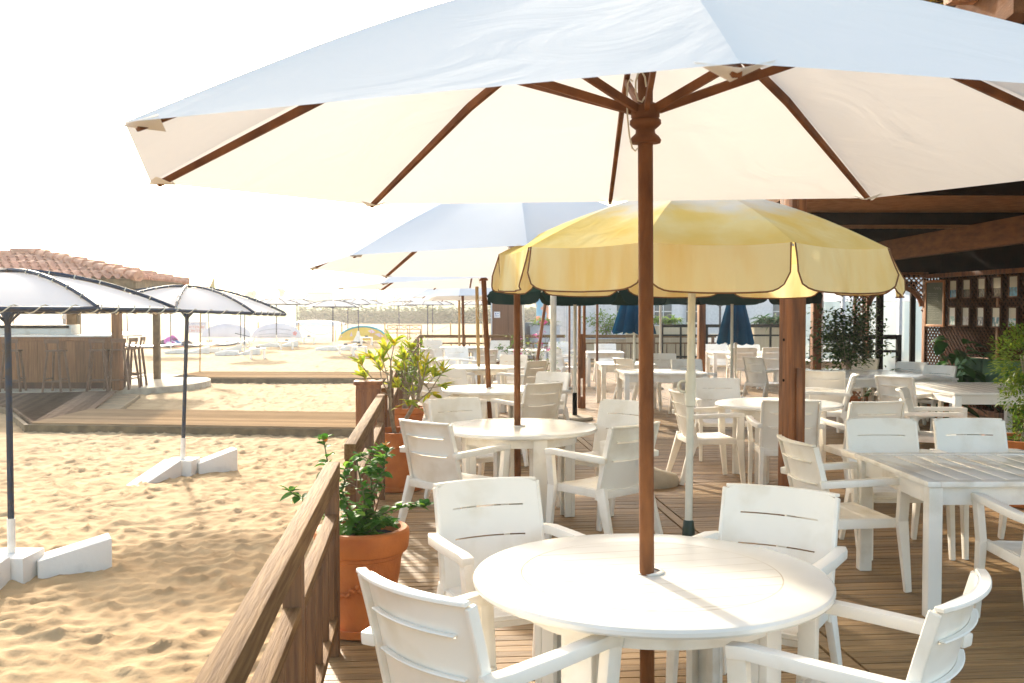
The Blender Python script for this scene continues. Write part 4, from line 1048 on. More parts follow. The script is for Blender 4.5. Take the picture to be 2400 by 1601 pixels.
# black fence panels along the back
def black_fence(x0, x1, y_, label, z1=1.20, n=3):
    t = thing('black_fence', label, 'fence', (x0, y_, 0), 0, 'black metal fence panels')
    W_ = x1-x0
    for nm_, z, h_ in (('top_bar', z1, .09), ('mid_bar', z1-.28, .05), ('bottom_bar', .28, .06)):
        m = MB(); m.box(W_/2, 0, z, W_, .05, h_); m.build(nm_, M_BLACK, t)
    for k in range(n+1):
        m = MB(); m.box(k*W_/n, -.02, (z1+.045)/2, .09 if k in (0, n) else .05, .07, z1+.045); m.build('upright', M_BLACK, t)
black_fence(4.42, 5.55, 29.0, 'black metal fence panel left of the brown post, in front of the cream planter', n=2)
black_fence(5.72, 9.5, 28.9, 'black metal fence panels behind the larger closed blue parasol', n=4)
black_fence(5.9, 7.6, 19.3, 'black metal fence seen through the ficus and the arched doorway', z1=1.13, n=3)

# stacked / parked pale furniture beyond the fence, white tent-like umbrellas, glass, buildings
M_TAN = mat('shaded_resin', (.62,.52,.36), .5)
for k, (x, y_, hd) in enumerate(((5.0, 31.6, 150), (6.4, 31.5, 200), (7.0, 33.0, 30), (7.6, 22.0, 170), (8.3, 22.4, 10))):
    f = Vector((math.sin(R(hd)), math.cos(R(hd)), 0))
    copy_tree(chair, ['pale chair beyond the black fence under the green plant', 'pale chair beyond the black fence behind the blue parasol', 'pale chair further beyond the black fence', 'pale chair seen through the arched doorway, left', 'pale chair seen through the arched doorway, right'][k], Vector((x, y_, 0)), -R(hd))
m = MB(); m.box(20, 46, -.02, 30, 34, .04); o = m.build('terrace', M_CONC); tag(o, kind='structure')

def white_tent(label, x, y_, R0, Hr, Ha, n=8, z0=0, blue=False):
    t = thing('sunshade', label, 'parasol', (x, y_, z0), 0, 'white sunshades beyond the fence')
    m = MB(); m.open = True
    for k in range(n):
        a, b = R(360/n*k+11), R(360/n*(k+1)+11)
        m.grid(lambda u, v: Vector(((math.cos(a)*(1-u)+math.cos(b)*u)*R0*v, (math.sin(a)*(1-u)+math.sin(b)*u)*R0*v, Ha+(Hr-Ha)*v**1.3)), 3, 6)
    m.build('canopy', M_CANVAS2, t, ang=10)
    m = MB(); m.tube([(0,0,0), (0,0,Ha)], .035, 8); m.build('pole', M_BLUETUBE, t)
    for k in range(n):
        a = R(360/n*k+11); m = MB(); m.tube([(0,0,Hr-.25), (.55*R0*math.cos(a), .55*R0*math.sin(a), Ha+(Hr-Ha)*.45-.03)], .02, 5); m.build('strut', M_BLUETUBE, t)
white_tent('white sunshade beyond the fence between the brown post and the blue parasol', 7.1, 33.5, 2.2, 2.05, 2.5)
white_tent('white sunshade beyond the fence left of the thick brown post', 12.0, 42.0, 2.6, 2.15, 2.75)
white_tent('white sunshade behind the bright green planter plant', 5.1, 40.0, 2.5, 2.2, 2.6)
white_tent('white sunshade behind the glass, left of the ficus', 11.6, 33.0, 2.3, 1.95, 2.5)
# buildings behind
def building(label, x0, x1, y0, y1, h, wm, win, cat='building', roofm=None, nwin=0, name='building', wz=1.6):
    t = thing(name, label, cat, (x0, y0, 0)); W_, D_ = x1-x0, y1-y0
    m = MB(); m.box(W_/2, D_/2, h/2, W_, D_, h); m.build('wall', wm, t)
    m = MB(); m.box(W_/2, D_/2, h+.06, W_+.3, D_+.3, .12); m.build('roof', roofm or M_WALLW, t)
    for k in range(nwin):
        x = (k+.5)*W_/nwin; m = MB(); m.box(x, -.02, wz, .9, .06, 1.2); f = m.build('window', win, t, bevel=.01)
        m = MB(); m.box(x, -.06, wz, .05, .03, 1.2); m.box(x, -.06, wz, .9, .03, .05); m.build('glazing_bar', M_WALLW, f)
    return t
M_WIN = mat('window_dark', (.06,.08,.09), .15)
building('long white terrace house behind the white sunshades', 9.0, 26.0, 55, 62, 3.0, M_WALLW, M_WIN, nwin=7)
building('low white house with wide windows behind the twin brown post', 3.0, 9.0, 52, 58, 3.6, M_WALLW, M_WIN, nwin=3)
building('second white block behind the arched doorway', 16.0, 34.0, 40, 46, 3.4, M_WALLW, M_WIN, nwin=6)
t = thing('glass_windbreak', 'tall clear glass windbreak with white posts left of the arched doorway', 'windbreak', (6.0, 21.5, 0))
for k in range(4):
    m = MB(); m.box(.6+k*1.25, 0, 1.0, 1.15, .012, 1.7); m.build('pane', M_GLASS, t)
    m = MB(); m.box(k*1.25, 0, 1.05, .07, .07, 2.1); m.build('post', M_WALLW, t, bevel=.005)
# white cabin, brown cabin, low white wall
t = thing('white_cabin', 'plain white cabin wall behind the thick white mast', 'cabin', (1.30, 33.0, 0))
m = MB(); m.box(1.0, 1.0, 1.35, 2.0, 2.0, 2.9); m.build('wall', M_WALLW, t)
m = MB(); m.box(1.0, 1.0, 2.84, 2.2, 2.2, .08); m.build('roof', M_WALLW, t)
for k in range(1, 4):
    m = MB(); m.box(k*.5, -.01, 1.35, .015, .03, 2.8); m.build('seam', M_CANVAS2, t)
M_MURAL = mat('mural', (.20,.42,.58), .6, (.70,.32,.20), 3.0, lo=.46, hi=.5)
t = thing('painted_board', 'narrow board painted in blue and orange left of the thick white mast', 'board', (1.02, 32.8, 0))
m = MB(); m.box(0, 0, 1.75, .42, .05, 1.35); m.build('panel', M_MURAL, t, bevel=.01)
m = MB(); m.box(0, .04, .9, .05, .04, 1.8); m.build('stake', M_WALLW, t)
t = thing('low_white_wall', 'low white wall left of the thick mast, behind the bougainvillea', 'wall', (.1, 31.9, 0))
m = MB(); m.box(.35, 0, .62, 2.0, .12, 1.24); m.build('wall_body', M_WALLW, t)
m = MB(); m.box(.35, 0, 1.255, 2.06, .17, .03); m.build('coping', M_WALLW, t)
t = thing('brown_cabin', 'tall brown wooden cabin with a small white notice, at the far deck end', 'cabin', (-.62, 30.6, 0))
m = MB(); m.box(.5, .6, .95, 1.0, 1.2, 2.3); m.build('wall', M_BROWNBOX, t, bevel=.01)
m = MB(); m.box(.5, .6, 2.13, 1.1, 1.3, .06); m.build('roof', M_BROWNBOX, t)
m = MB(); m.box(-.02, .0, 1.0, .05, .05, 2.2); m.build('corner_post', M_WALLW, t)
m = MB(); m.box(.5, -.012, 1.0, .012, .02, 2.1); m.build('seam', M_DARKWOOD, t)
m = MB(); m.box(.155, -.02, 1.52, .19, .012, .19); no = m.build('notice', M_SIGNW, t)
def text(s, size, m_, parent, loc, rot=(math.pi/2, 0, 0), name='lettering', ext=.001, sx=1):
    cu = bpy.data.curves.new(name, 'FONT'); cu.body = s; cu.size = size; cu.extrude = ext; cu.align_x = 'CENTER'; cu.align_y = 'CENTER'
    o = bpy.data.objects.new(name, cu); sc.collection.objects.link(o); dg = bpy.context.evaluated_depsgraph_get()
    me_ = bpy.data.meshes.new_from_object(o.evaluated_get(dg)); bpy.data.objects.remove(o)
    o = bpy.data.objects.new(name, me_); sc.collection.objects.link(o); me_.materials.clear(); me_.materials.append(m_)
    o.parent = parent; o.location = loc; o.rotation_euler = rot; o.scale = (sx, 1, 1); return o
M_INK = mat('blue_ink', (.05,.10,.35), .7)
m = MB(); m.lathe([(.001, 0), (.022, .0)], 12) if False else None
mm = MB(); mm.box(.11, -.028, 1.55, .035, .004, .035); mm.box(.18, -.028, 1.56, .07, .004, .012); mm.box(.155, -.028, 1.50, .12, .003, .006); mm.box(.155, -.028, 1.48, .12, .003, .006); mm.build('notice_print', M_INK, no)

# ---------------------------------------------------------------- beach boardwalks and bar
def slab(name, poly, z0, z1, m_, kind='structure', boards=None):
    m = MB(); m.prism(poly, z0, z1); o = m.build(name, m_, bevel=.006, seg=1); tag(o, kind=kind); return o
M_WALK = mat('boardwalk_boards', (.33,.225,.13), .8, (.24,.16,.09), 5, (.4,6,6), bump=.3, bscale=12, island=.22, spec=.0)
M_WALKSIDE = mat('boardwalk_side', (.20,.135,.06), .8, (.12,.08,.035), 6, bump=.5)
# front walk: boards along x
def boards(name, c0, c1, y0, y1, slope, pitch=.145, along='x', z=-.20, x0f=None):
    m = MB()
    n = int((y1-y0)/pitch)
    for k in range(n):
        ya = y0+k*pitch; yb = ya+pitch-.012
        xa_, xb_ = c0(ya) if callable(c0) else c0, c1(ya) if callable(c1) else c1
        m.add([(xa_, ya+slope*xa_, z-.035), (xb_, ya+slope*xb_, z-.035), (xb_, yb+slope*xb_, z-.035), (xa_, yb+slope*xa_, z-.035),
               (xa_, ya+slope*xa_, z), (xb_, ya+slope*xb_, z), (xb_, yb+slope*xb_, z), (xa_, yb+slope*xa_, z)],
              [(3,2,1,0),(4,5,6,7),(0,1,5,4),(1,2,6,5),(2,3,7,6),(3,0,4,7)])
    o = m.build(name, M_WALK, smooth=False); tag(o, kind='structure'); return o
SL = -.128
def Ys(x, y_): return y_-SL*x
Y0 = 16.2+SL*8.0
boards('front_boardwalk', -7.95, -1.35, Y0, Y0+2.35, SL)
slab('front_boardwalk_side', [(-8.0, 16.16), (-1.3, 15.30), (-1.3, 15.36), (-8.0, 16.22)], -.52, -.235, M_WALKSIDE)
# left deck with boards running away from the camera
m = MB(); random.seed(6)
A_ = [(-8.02, 16.25), (-9.72, 18.9), (-13.5, 22.6)]
k = 0
xx = -16.0
while xx < -7.2:
    y_lo = np.interp(-xx, [7.0, 8.02, 9.72, 16], [16.1, 16.25, 18.9, 24.5]); y_hi = 22.6+(.0)*xx
    xw = .14; sk = -.30   # skewed boards
    if y_hi-y_lo > .1:
        m.add([(xx, y_lo, -.235), (xx+xw-.014, y_lo, -.235), (xx+xw-.014+sk*(y_hi-y_lo), y_hi, -.235), (xx+sk*(y_hi-y_lo), y_hi, -.235),
               (xx, y_lo, -.203), (xx+xw-.014, y_lo, -.203), (xx+xw-.014+sk*(y_hi-y_lo), y_hi, -.203), (xx+sk*(y_hi-y_lo), y_hi, -.203)],
              [(3,2,1,0),(4,5,6,7),(0,1,5,4),(1,2,6,5),(2,3,7,6),(3,0,4,7)])
    xx += .14
o = m.build('bar_boardwalk', mat('grey_boards', (.23,.15,.095), .8, (.15,.098,.062), 5, (6,.5,6), bump=.3, island=.25, spec=0), smooth=False); tag(o, kind='structure')
slab('bar_boardwalk_side', [(-8.06, 16.16), (-8.0, 16.2), (-9.72, 18.9), (-16, 24.5), (-16.1, 24.45), (-9.78, 18.85)], -.52, -.238, M_WALKSIDE)
slab('bar_boardwalk_base', [(-8.1, 16.6), (-7.3, 17.8), (-8.5, 22.4), (-18, 22.4), (-16, 24.4), (-9.75, 19.1)][:4]+[(-9.75, 19.1)], -.5, -.26, M_WALKSIDE)
# round concrete platform
m = MB(); m.prism([(-11.6+3.65*math.cos(2*math.pi*k/64), 25.4+3.4*math.sin(2*math.pi*k/64)) for k in range(64)], -.5, -.19)
o = m.build('round_platform', M_CONC, bevel=.02); tag(o, kind='structure')
boards('back_boardwalk', -9.5, -2.7, 26.6, 29.3, -.055, z=-.19)
slab('back_boardwalk_side', [(-9.5, 27.08), (-2.7, 26.7), (-2.7, 26.75), (-9.5, 27.12)], -.55, -.226, M_WALKSIDE)

# bar counter
t = thing('beach_bar', 'brown boarded beach bar counter under the tiled roof', 'bar counter', (0,0,0))
m = MB(); random.seed(3); x = -16.0
while x < -9.25:
    m.box(x+.11, 23.0+.004*math.sin(x*9), .465, .212, .04, 1.0); x += .222
m.build('front_boards', M_BARWOOD, t, smooth=False)
m = MB(); m.box(-12.6, 23.12, -.1, 6.5, .06, .40); m.build('plinth', M_DARKWOOD, t)
m = MB(); m.box(-12.5, 22.98, .985, 6.75, .10, .10); m.build('counter_edge', M_BARWOOD, t, bevel=.01)
m = MB(); m.box(-12.5, 23.30, 1.055, 6.8, .80, .045); m.build('counter_top', M_TABLE_R, t, bevel=.008)
m = MB(); m.bar((-9.42, 23.1, .42), (-10.75, 26.6, .42), .06, 1.16); m.build('side_boards', M_BARWOOD, t)
m = MB(); m.bar((-9.32, 23.72, 1.055), (-10.55, 26.8, 1.055), .72, .045); m.build('side_top', M_TABLE_R, t, bevel=.008)
m = MB(); m.box(-12.1, 24.3, .55, 2.6, .5, 1.5); m.build('inner_cabinet', M_TABLE_R, t, bevel=.01)
m = MB(); m.box(-12.1, 24.02, 1.25, 2.5, .03, .06); m.build('dark_strip', M_BLACK, t)
# kiosk roof on posts
t = thing('kiosk', 'open beach kiosk with hipped clay tile roof on timber posts', 'kiosk', (0,0,0))
apex = Vector((-12.2, 24.9, 3.10)); cor = [Vector((-15.8, 22.2, 2.36)), Vector((-8.35, 22.0, 2.36)), Vector((-9.1, 27.6, 2.40)), Vector((-16.2, 27.6, 2.40))]
def roof_face(a, b):
    m = MB(); W_ = (b-a).length; ex_ = (b-a).normalized(); mid = (a+b)/2; up_ = apex-a; up_ -= ex_*up_.dot(ex_); H_ = up_.length; uy = up_.normalized(); nn = ex_.cross(uy)
    ax_ = (apex-a).dot(ex_); rows = int(H_/.34); per = .22
    for r_ in range(rows):
        v0, v1 = r_/rows, (r_+1)/rows; xl, xr = ax_*v0-.02, W_-(W_-ax_)*v0+.02
        N = max(2, int((xr-xl)/per*6)); row = []
        for q_, (vv, off) in enumerate(((v0-.01, .045), (v1, .0))):
            for i_ in range(N+1):
                x_ = xl+(xr-xl)*i_/N; wv = math.sin(2*math.pi*x_/per); h_ = .06*max(-.4, wv)+off
                row.append(a+ex_*x_+uy*(vv*H_)+nn*h_)
        m.add(row, [(i_, i_+1, N+1+i_+1, N+1+i_) for i_ in range(N)])
        # front lip
        lip = [p-nn*.02 for p in row[:N+1]]; m.add(row[:N+1]+lip, [(i_, N+1+i_, N+2+i_, i_+1) for i_ in range(N)])
    m.open = True
    # trim against the hips
    nl = (apex-a).normalized(); nr = (apex-b).normalized()
    o = m.build('roof_tiles', M_TILE, t, smooth=True, ang=50)
    bm = bmesh.new(); bm.from_mesh(o.data)
    pl = nn.cross(nl).normalized(); pr = nr.cross(nn).normalized()
    for pn, pt in ((pl, a), (pr, b)):
        if pn.dot((a+b+apex)/3-pt) < 0: pn = -pn
        bmesh.ops.bisect_plane(bm, geom=bm.verts[:]+bm.edges[:]+bm.faces[:], plane_co=pt, plane_no=-pn, clear_outer=True)
    bm.to_mesh(o.data); bm.free()
for k in range(4): roof_face(cor[k], cor[(k+1) % 4])
for k in range(4):
    a, b = cor[k], apex; n_ = int((b-a).length/.42); m = MB()
    for i_ in range(n_-(0 if k in (0,) else 0)):
        p0, p1 = a.lerp(b, i_/n_), a.lerp(b, (i_+1.12)/n_); up = Vector((0,0,.03)); m.tube([p0+up+Vector((0,0,.03)), p1+up], .125, 10, .10)
    m.build('ridge_tiles', M_TILE, t, ang=60)
m = MB()
for k in range(4):
    a, b = cor[k]-Vector((0,0,.10)), cor[(k+1)%4]-Vector((0,0,.10)); c_ = Vector((apex.x, apex.y, a.z)); a = a.lerp(c_, .04); b = b.lerp(c_, .04); m.bar(a, b, .06, .22)
m.build('fascia', M_WALKSIDE, t)
m = MB(); q = [c.lerp(Vector((apex.x, apex.y, c.z)), .06)-Vector((0,0,.08)) for c in cor]; m.add(q+[apex-Vector((0,0,.12))], [(0,1,4),(1,2,4),(2,3,4),(3,0,4)]); m.build('ceiling', M_WALKSIDE, t, smooth=False)
for (x, y_, w_) in ((-9.17, 22.78, .19), (-9.56, 26.4, .16), (-12.05, 27.0, .28), (-15.3, 22.8, .19)):
    m = MB(); m.box(x, y_, 1.05, w_, w_, 2.5); m.build('post', M_WALKSIDE if x != -9.17 else M_BARWOOD, t, bevel=.008)
# bar stools
M_STOOL = mat('stool_wood', (.17,.085,.04), .6, (.11,.05,.022), 8)
def make_stool():
    t = thing('bar_stool', 'wooden bar stool', 'bar stool', group='wooden bar stools')
    m = MB(); m.box(0, 0, .93, .36, .34, .035); m.build('seat', M_STOOL, t, bevel=.01)
    for sx in (-1, 1):
        for sy in (-1, 1):
            m = MB(); m.bar((sx*.13, sy*.12, .92), (sx*.22, sy*.20, 0), .042, .042); m.build('leg', M_STOOL, t)
        m = MB(); m.bar((sx*.13, -.15, .94), (sx*.14, -.19, 1.18), .035, .03); m.build('back_post', M_STOOL, t)
    m = MB(); m.bar((-.17, -.185, 1.15), (.17, -.185, 1.15), .03, .09); m.build('back_rail', M_STOOL, t)
    m = MB()
    for sx in (-1, 1): m.bar((sx*.19, -.18, .30), (sx*.19, .18, .30), .03, .03)
    for sy in (-1, 1): m.bar((-.20, sy*.18, .24), (.20, sy*.18, .24), .03, .03)
    m.build('footrest', M_STOOL, t)
    return t
stool = make_stool()
SP = [(-11.95, 22.35, 10, 'first wooden bar stool from the left, half behind the dark umbrella pole'), (-10.1, 22.15, -6, 'second wooden bar stool from the left at the bar'),
      (-9.72, 22.5, 15, 'wooden bar stool just left of the wide timber post'), (-9.45, 22.75, 40, 'wooden bar stool right against the wide timber post'),
      (-9.14, 23.25, 80, 'front one of the two dark stools right of the wide timber post'), (-9.22, 24.0, 95, 'rear one of the two dark stools right of the wide timber post')]
for k, (x, y_, a, lb) in enumerate(SP):
    if k == 0: stool.location = (x+1.0, y_-.05, -.19); stool.rotation_euler = (0,0,R(a)); stool['label'] = lb; stool.location.x = px(30, 900, Y=22.3).x; 
    else:
        u = {1:140, 2:222, 3:254}.get(k); xx = px(u, 900, Y=22.3).x if u else x
        copy_tree(stool, lb, (xx, y_, -.19), R(a))
# thatched flag beside the roof
t = thing('pennant', 'pale ragged pennant on a pole beyond the kiosk roof', 'flag', (-9.4, 29.5, 0))
m = MB(); m.tube([(0,0,-.3), (.05,0,1.9)], .02, 6); m.build('pole', M_BAMBOO, t)
m = MB(); m.open = True; m.grid(lambda u, v: Vector((.05+u*.42, .05*math.sin(u*6+v*3), 1.72+v*.16*(1-u)+u*(1.05*v+.0)-.25*u*(1-u))), 8, 5); m.build('cloth', cloth('pennant_cloth', (.25,.23,.14), .3), t)

# ---------------------------------------------------------------- beach sunshades
def make_beach(res=12, ropes=True):
    t = thing('beach_umbrella', 'white beach umbrella', 'beach umbrella', group='white beach umbrellas with navy frames')
    n = 8; R0 = 1.2; Hr = 2.0; rise = .285
    T = [Vector((R0*math.cos(R(45*k)), R0*math.sin(R(45*k)), Hr)) for k in range(n)]
    def rib(k, s): 
        e = T[k % n]; return Vector((e.x*s, e.y*s, Hr+rise*(1-s**1.9)))
    m = MB(); m.open = True
    for k in range(n):
        def fn(u, v):
            s = .03+.95*v; p = rib(k, s).lerp(rib(k+1, s), u); p.z -= .05*4*u*(1-u)*s*(1.1-s); return p
        m.grid(fn, res, res)
    m.build('canopy', M_CANVASB, t, ang=12)
    m = MB(); m.tube(T, .019, 8, closed=True); m.build('rim_tube', M_BLUETUBE, t)
    ribs_ = []
    for k in range(n):
        m = MB(); m.tube([rib(k, s/12)+Vector((0,0,.018)) for s in range(13)], .015, 6); ribs_.append(m.build('rib', M_BLUETUBE, t))
    if ropes:
        for k in range(n):
            m = MB()
            a, b = T[k], T[(k+1) % n]; d = (b-a); L_ = d.length
            pts = []
            N = 8*5
            for i_ in range(N+1):
                c = a+d*i_/N; ph = i_/8*2*math.pi; o_ = Vector((a.x+b.x, a.y+b.y, 0)).normalized()
                pts.append(c+Vector((0,0,.027*math.sin(ph)))+o_*.027*math.cos(ph))
            m.tube(pts, .005, 4); m.build('lacing', M_ROPE, t)
            for s in (.25, .4, .55, .7, .85):
                p = rib(k, s)+Vector((0,0,.012)); dd = (rib(k, s+.01)-rib(k, s-.01)).normalized(); x_ = dd.cross(Vector((0,0,1))).normalized(); z_ = x_.cross(dd)
                m = MB(); m.tube([p+x_*.02*math.cos(q)+z_*.02*math.sin(q) for q in (0, 1.26, 2.5, 3.77, 5.03)], .005, 4, closed=True); m.build('tie', M_ROPE, ribs_[k])
    m = MB(); m.tube([(0,0,.42), (0,0,Hr+rise)], .024, 10); m.build('pole', M_BLUETUBE, t)
    m = MB(); m.lathe([(.026, Hr-.10), (.04, Hr-.02), (.03, Hr+.0)], 10)
    for k in range(4):
        a = R(90*k+45); m.tube([(0,0,Hr-.10), (.10*math.cos(a), .10*math.sin(a), Hr-.01)], .010, 6)
    m.build('bracket', M_BLUETUBE, t)
    m = MB(); m.tube([(0,0,-.02), (0,0,.44)], .030, 10); m.build('sleeve', M_WHITEBLOCK, t)
    return t
bu = make_beach()
far_bu = None
BU = [(-3.76, 7.32, -.35, 1.0, R(9), (R(-.5), R(-.2), 0), 'nearest white beach umbrella with navy frame, cut by the left edge'),
      (px(427, 1080, Y=12.0).x, 12.0, -.35, 1.0, R(12), (R(0), R(2.2), 0), 'second white beach umbrella, standing right of the bar')]
for k, (x, y_, z, s, rz, rt_, lb) in enumerate(BU):
    if k == 0: bu.location = (x, y_, z); bu.rotation_euler = (rt_[0], rt_[1], rz); bu.scale = (s, s, 1); bu['label'] = lb
    else: copy_tree(bu, lb, (x, y_, z), rot=(rt_[0], rt_[1], rz), scale=(s*.97, s*.97, 1))
FB = [(648, 50, .0, 1.06, 'left one of the overlapping pair of far umbrellas behind the white sail boards'), (696, 54, .0, 1.0, 'right one of the overlapping pair of far umbrellas, in front of the distant hut'),
      (780, 44, -.10, 1.10, 'far umbrella in front of the pair near the yellow board'), (841, 51, .0, 1.10, 'far umbrella with the white pyramid foot by the yellow board'),
      (815, 55, .05, 1.0, 'far umbrella mostly hidden between the two by the yellow board'), (936, 66, .05, 1.06, 'small far umbrella over the bamboo bench'),
      (1002, 48, .05, 1.08, 'far umbrella above the yellow-green shrub'), (1014, 55, .05, 1.0, 'far umbrella hidden behind the one above the shrub'), (1137, 50, .05, 1.05, 'far umbrella left of the brown cabin'),
      (30, 45, 0, 1.0, 'far umbrella whose pole shows at the left edge above the bar'), (188, 50, 0, 1.0, 'far umbrella whose pole shows above the bar counter, right of the person'), (300, 44, 0, 1.0, 'far umbrella whose pole shows right of the wide timber post'),
      (400, 43, 0, 1.0, 'far umbrella whose pole shows right of the thin timber post'), (491, 48, 0, 1.0, 'far umbrella whose pole crosses the left white sail board'), (564, 47, 0, .95, 'far umbrella with thin pole left of the wheel dolly'), (572, 41, -.1, .95, 'far umbrella whose dark pole crosses the wheel dolly')]
proto = None
for (u, Y_, z, s, lb) in FB:
    x = px(u, 780, Y=Y_).x
    zz = float(sand_z([x], [Y_])[0]); hgt = 1.0
    if proto is None:
        proto = make_beach(4, False); proto['label'] = lb; proto.location = (x, Y_, zz); proto.scale = (s, s, 1)
        proto.rotation_euler = (0, 0, R(7*u % 45))
    else: copy_tree(proto, lb, (x, Y_, zz+ {780:-.05}.get(u, 0)), rot=(R(random.uniform(-1,1)), R(random.uniform(-1.5,1.5)), R(7*u % 45)), scale=(s, s, 1))
# white concrete ballast blocks at the feet
def wedge(m, p, d, L_, w_, h0, h1, z0=-.12):
    p = Vector(p); d = Vector(d).normalized(); s = Vector((-d.y, d.x, 0)); q = p+d*L_
    a = [p-s*w_/2, p+s*w_/2, q+s*w_/2, q-s*w_/2]
    zs = [h0, h0, h1, h1]
    m.add([(v.x, v.y, z0) for v in a]+[(v.x, v.y, z) for v, z in zip(a, zs)], [(3,2,1,0),(4,5,6,7),(0,1,5,4),(1,2,6,5),(2,3,7,6),(3,0,4,7)])
def ballast(label, x, y_, z, arms, s=1):
    t = thing('ballast_block', label, 'umbrella base', (x, y_, z), 0, 'white concrete umbrella bases')
    m = MB(); m.box(0, 0, .04, .34*s, .34*s, .28); m.build('centre_block', M_WHITEBLOCK, t, bevel=.012)
    for a, L_, h0, h1 in arms:
        m = MB(); d = Vector((math.cos(R(a)), math.sin(R(a)), 0)); wedge(m, d*.17*s, d, L_, .24*s, h0, h1); m.build('arm_block', M_WHITEBLOCK, t, bevel=.012)
ballast('white cross-shaped concrete base of the nearest beach umbrella', -3.76, 7.32, -.35, [(28, .52, .12, .24), (205, .6, .2, .2), (-100, .50, .20, .12)])
ballast('white concrete base of the second beach umbrella, its arm tapering into the sand', px(427, 1080, Y=12.0).x, 12.0, -.35, [(32, .48, .12, .27), (-108, .85, .20, -.04)])
for (u, v, Y_, lb) in ((548, 836, 41, 'white wedge lying in front of the far dolly pole'), (507, 812, 43, 'white wedge lying by the striped lounger'), (645, 812, 47, 'white base of the left far umbrella of the pair'), (780, 826, 44, 'white base of the far umbrella in front of the yellow board'), (430, 815, 42, 'white base right behind the second umbrella pole')):
    x = px(u, v, Y=Y_).x; ballast(lb, x, Y_, float(sand_z([x], [Y_])[0]), [(20, .9, .05, .32), (190, .6, .2, .1)])
t = thing('pyramid_base', 'white pyramid-shaped umbrella foot beside the yellow board', 'umbrella base', (px(841, 790, Y=51).x, 50.8, .0))
m = MB(); m.lathe([(.32, 0), (.10, .38), (.06, .6)], 4); m.build('pyramid', M_WHITEBLOCK, t); m = MB(); m.lathe([(.36, 0), (.36, .05)], 4); m.build('plinth', M_GREENPLASTIC, t)
# little white side tables with dark ashtrays
def side_table(u, v, Y_, lb):
    top = px(u, v, Y=Y_); x = top.x; z = float(sand_z([x], [Y_])[0]); h = max(.35, top.z-z)
    t = thing('side_table', lb, 'side table', (x, Y_, z), R(12), 'small white beach tables')
    m = MB(); m.box(0, 0, h-.03, .60, .50, .05); m.build('table_top', M_PLASTIC, t, bevel=.01)
    for sx in (-1, 1):
        for sy in (-1, 1):
            m = MB(); m.bar((sx*.25, sy*.2, h-.05), (sx*.26, sy*.21, -.05), .07, .05); m.build('leg', M_PLASTIC, t)
    q = thing('ashtray', 'dark ashtray on the '+lb, 'ashtray', (x, Y_, z+h-.003), 0, 'dark ashtrays on beach tables')
    m = MB(); m.box(0, 0, .035, .17, .13, .06); m.build('bowl', M_BLUETUBE, q, bevel=.01); m = MB(); m.box(0, 0, .07, .12, .08, .012); m.build('rim', M_BLACK, q)
for u, v, Y_, lb in ((604, 816, 39, 'white side table nearest, below the far pole pair'), (672, 799, 45, 'white side table in the middle below the overlapping umbrellas'), (724, 790, 50, 'white side table right of the white board with red mark'),
                     (810, 809, 42, 'white side table in front of the yellow board'), (859, 790, 49, 'white side table at the yellow board by the pyramid foot'), (843, 815, 41, 'white side table right below the pyramid foot')):
    side_table(u, v, Y_, lb)
# boards on edge
def edge_board(name, label, u0, u1, v0, v1, Y_, m_, lean=.25, extra=None, cat='sail board'):
    a, b = px(u0, v1, Y=Y_), px(u1, v1, Y=Y_); h = px(u0, v0, Y=Y_).z-a.z; L_ = (b-a).length
    t = thing(name, label, cat, (a.x, Y_, a.z-.03), 0)
    n = 28; prof = [(L_*k/n, h*(.35+.65*math.sin(math.pi*(k/n))**.6) if True else 0) for k in range(n+1)]
    m = MB()
    def f(u, v, side):
        x = L_*u; hh = h*(max(0.0, math.sin(math.pi*min(1, max(0, u))))**.45); return Vector((x, lean*hh*v+side*.06*math.sin(math.pi*u)**.5*math.sin(math.pi*max(.0, v))**.6-.0, hh*v))
    m.grid(lambda u, v: f(u, v, -1), n, 8); m.grid(lambda u, v: f(u, v, 1), n, 8)
    m.build('hull', m_, t)
    if extra: extra(t, L_, h, f)
M_BOARDW = mat('white_board', (.62,.62,.68), .35, (.56,.56,.62), 2)
def red_mark(t, L_, h, f):
    m = MB(); p = f(.86, .45, -1); 
    for k in range(5): a = k*1.256; m.add([(p.x, p.y-.03, p.z), (p.x+.13*math.cos(a), p.y-.03, p.z+.13*math.sin(a)), (p.x+.10*math.cos(a+.7), p.y-.03, p.z+.10*math.sin(a+.7))], [(0,1,2)])
    m.build('red_mark', mat('red_paint', (.75,.10,.04), .5), t)
    m = MB()
    for z_ in (.62, .30, .12): m.tube([f(.15+.07*k, z_, -1)-Vector((0,.012,0)) for k in range(10)], .012, 4)
    m.build('pinstripe', mat('grey_line', (.35,.38,.46), .6), t)
def sailstick(t, L_, h, f):
    m = MB(); m.tube([f(.70, .35, -1)-Vector((0,.25,0)), f(.98, .28, -1)-Vector((0,.25,0))], .02, 6); m.build('boom', M_BLUETUBE, t)
edge_board('sail_board', 'left white board lying on its edge behind the dark pole', 470, 590, 757, 790, 50, M_BOARDW, extra=sailstick)
edge_board('sail_board', 'right white board on its edge with a small red mark', 588, 708, 756, 791, 52, M_BOARDW, extra=red_mark)
M_YB = mat('yellow_board', (.72,.50,.04), .4, (.66,.42,.03), 3)
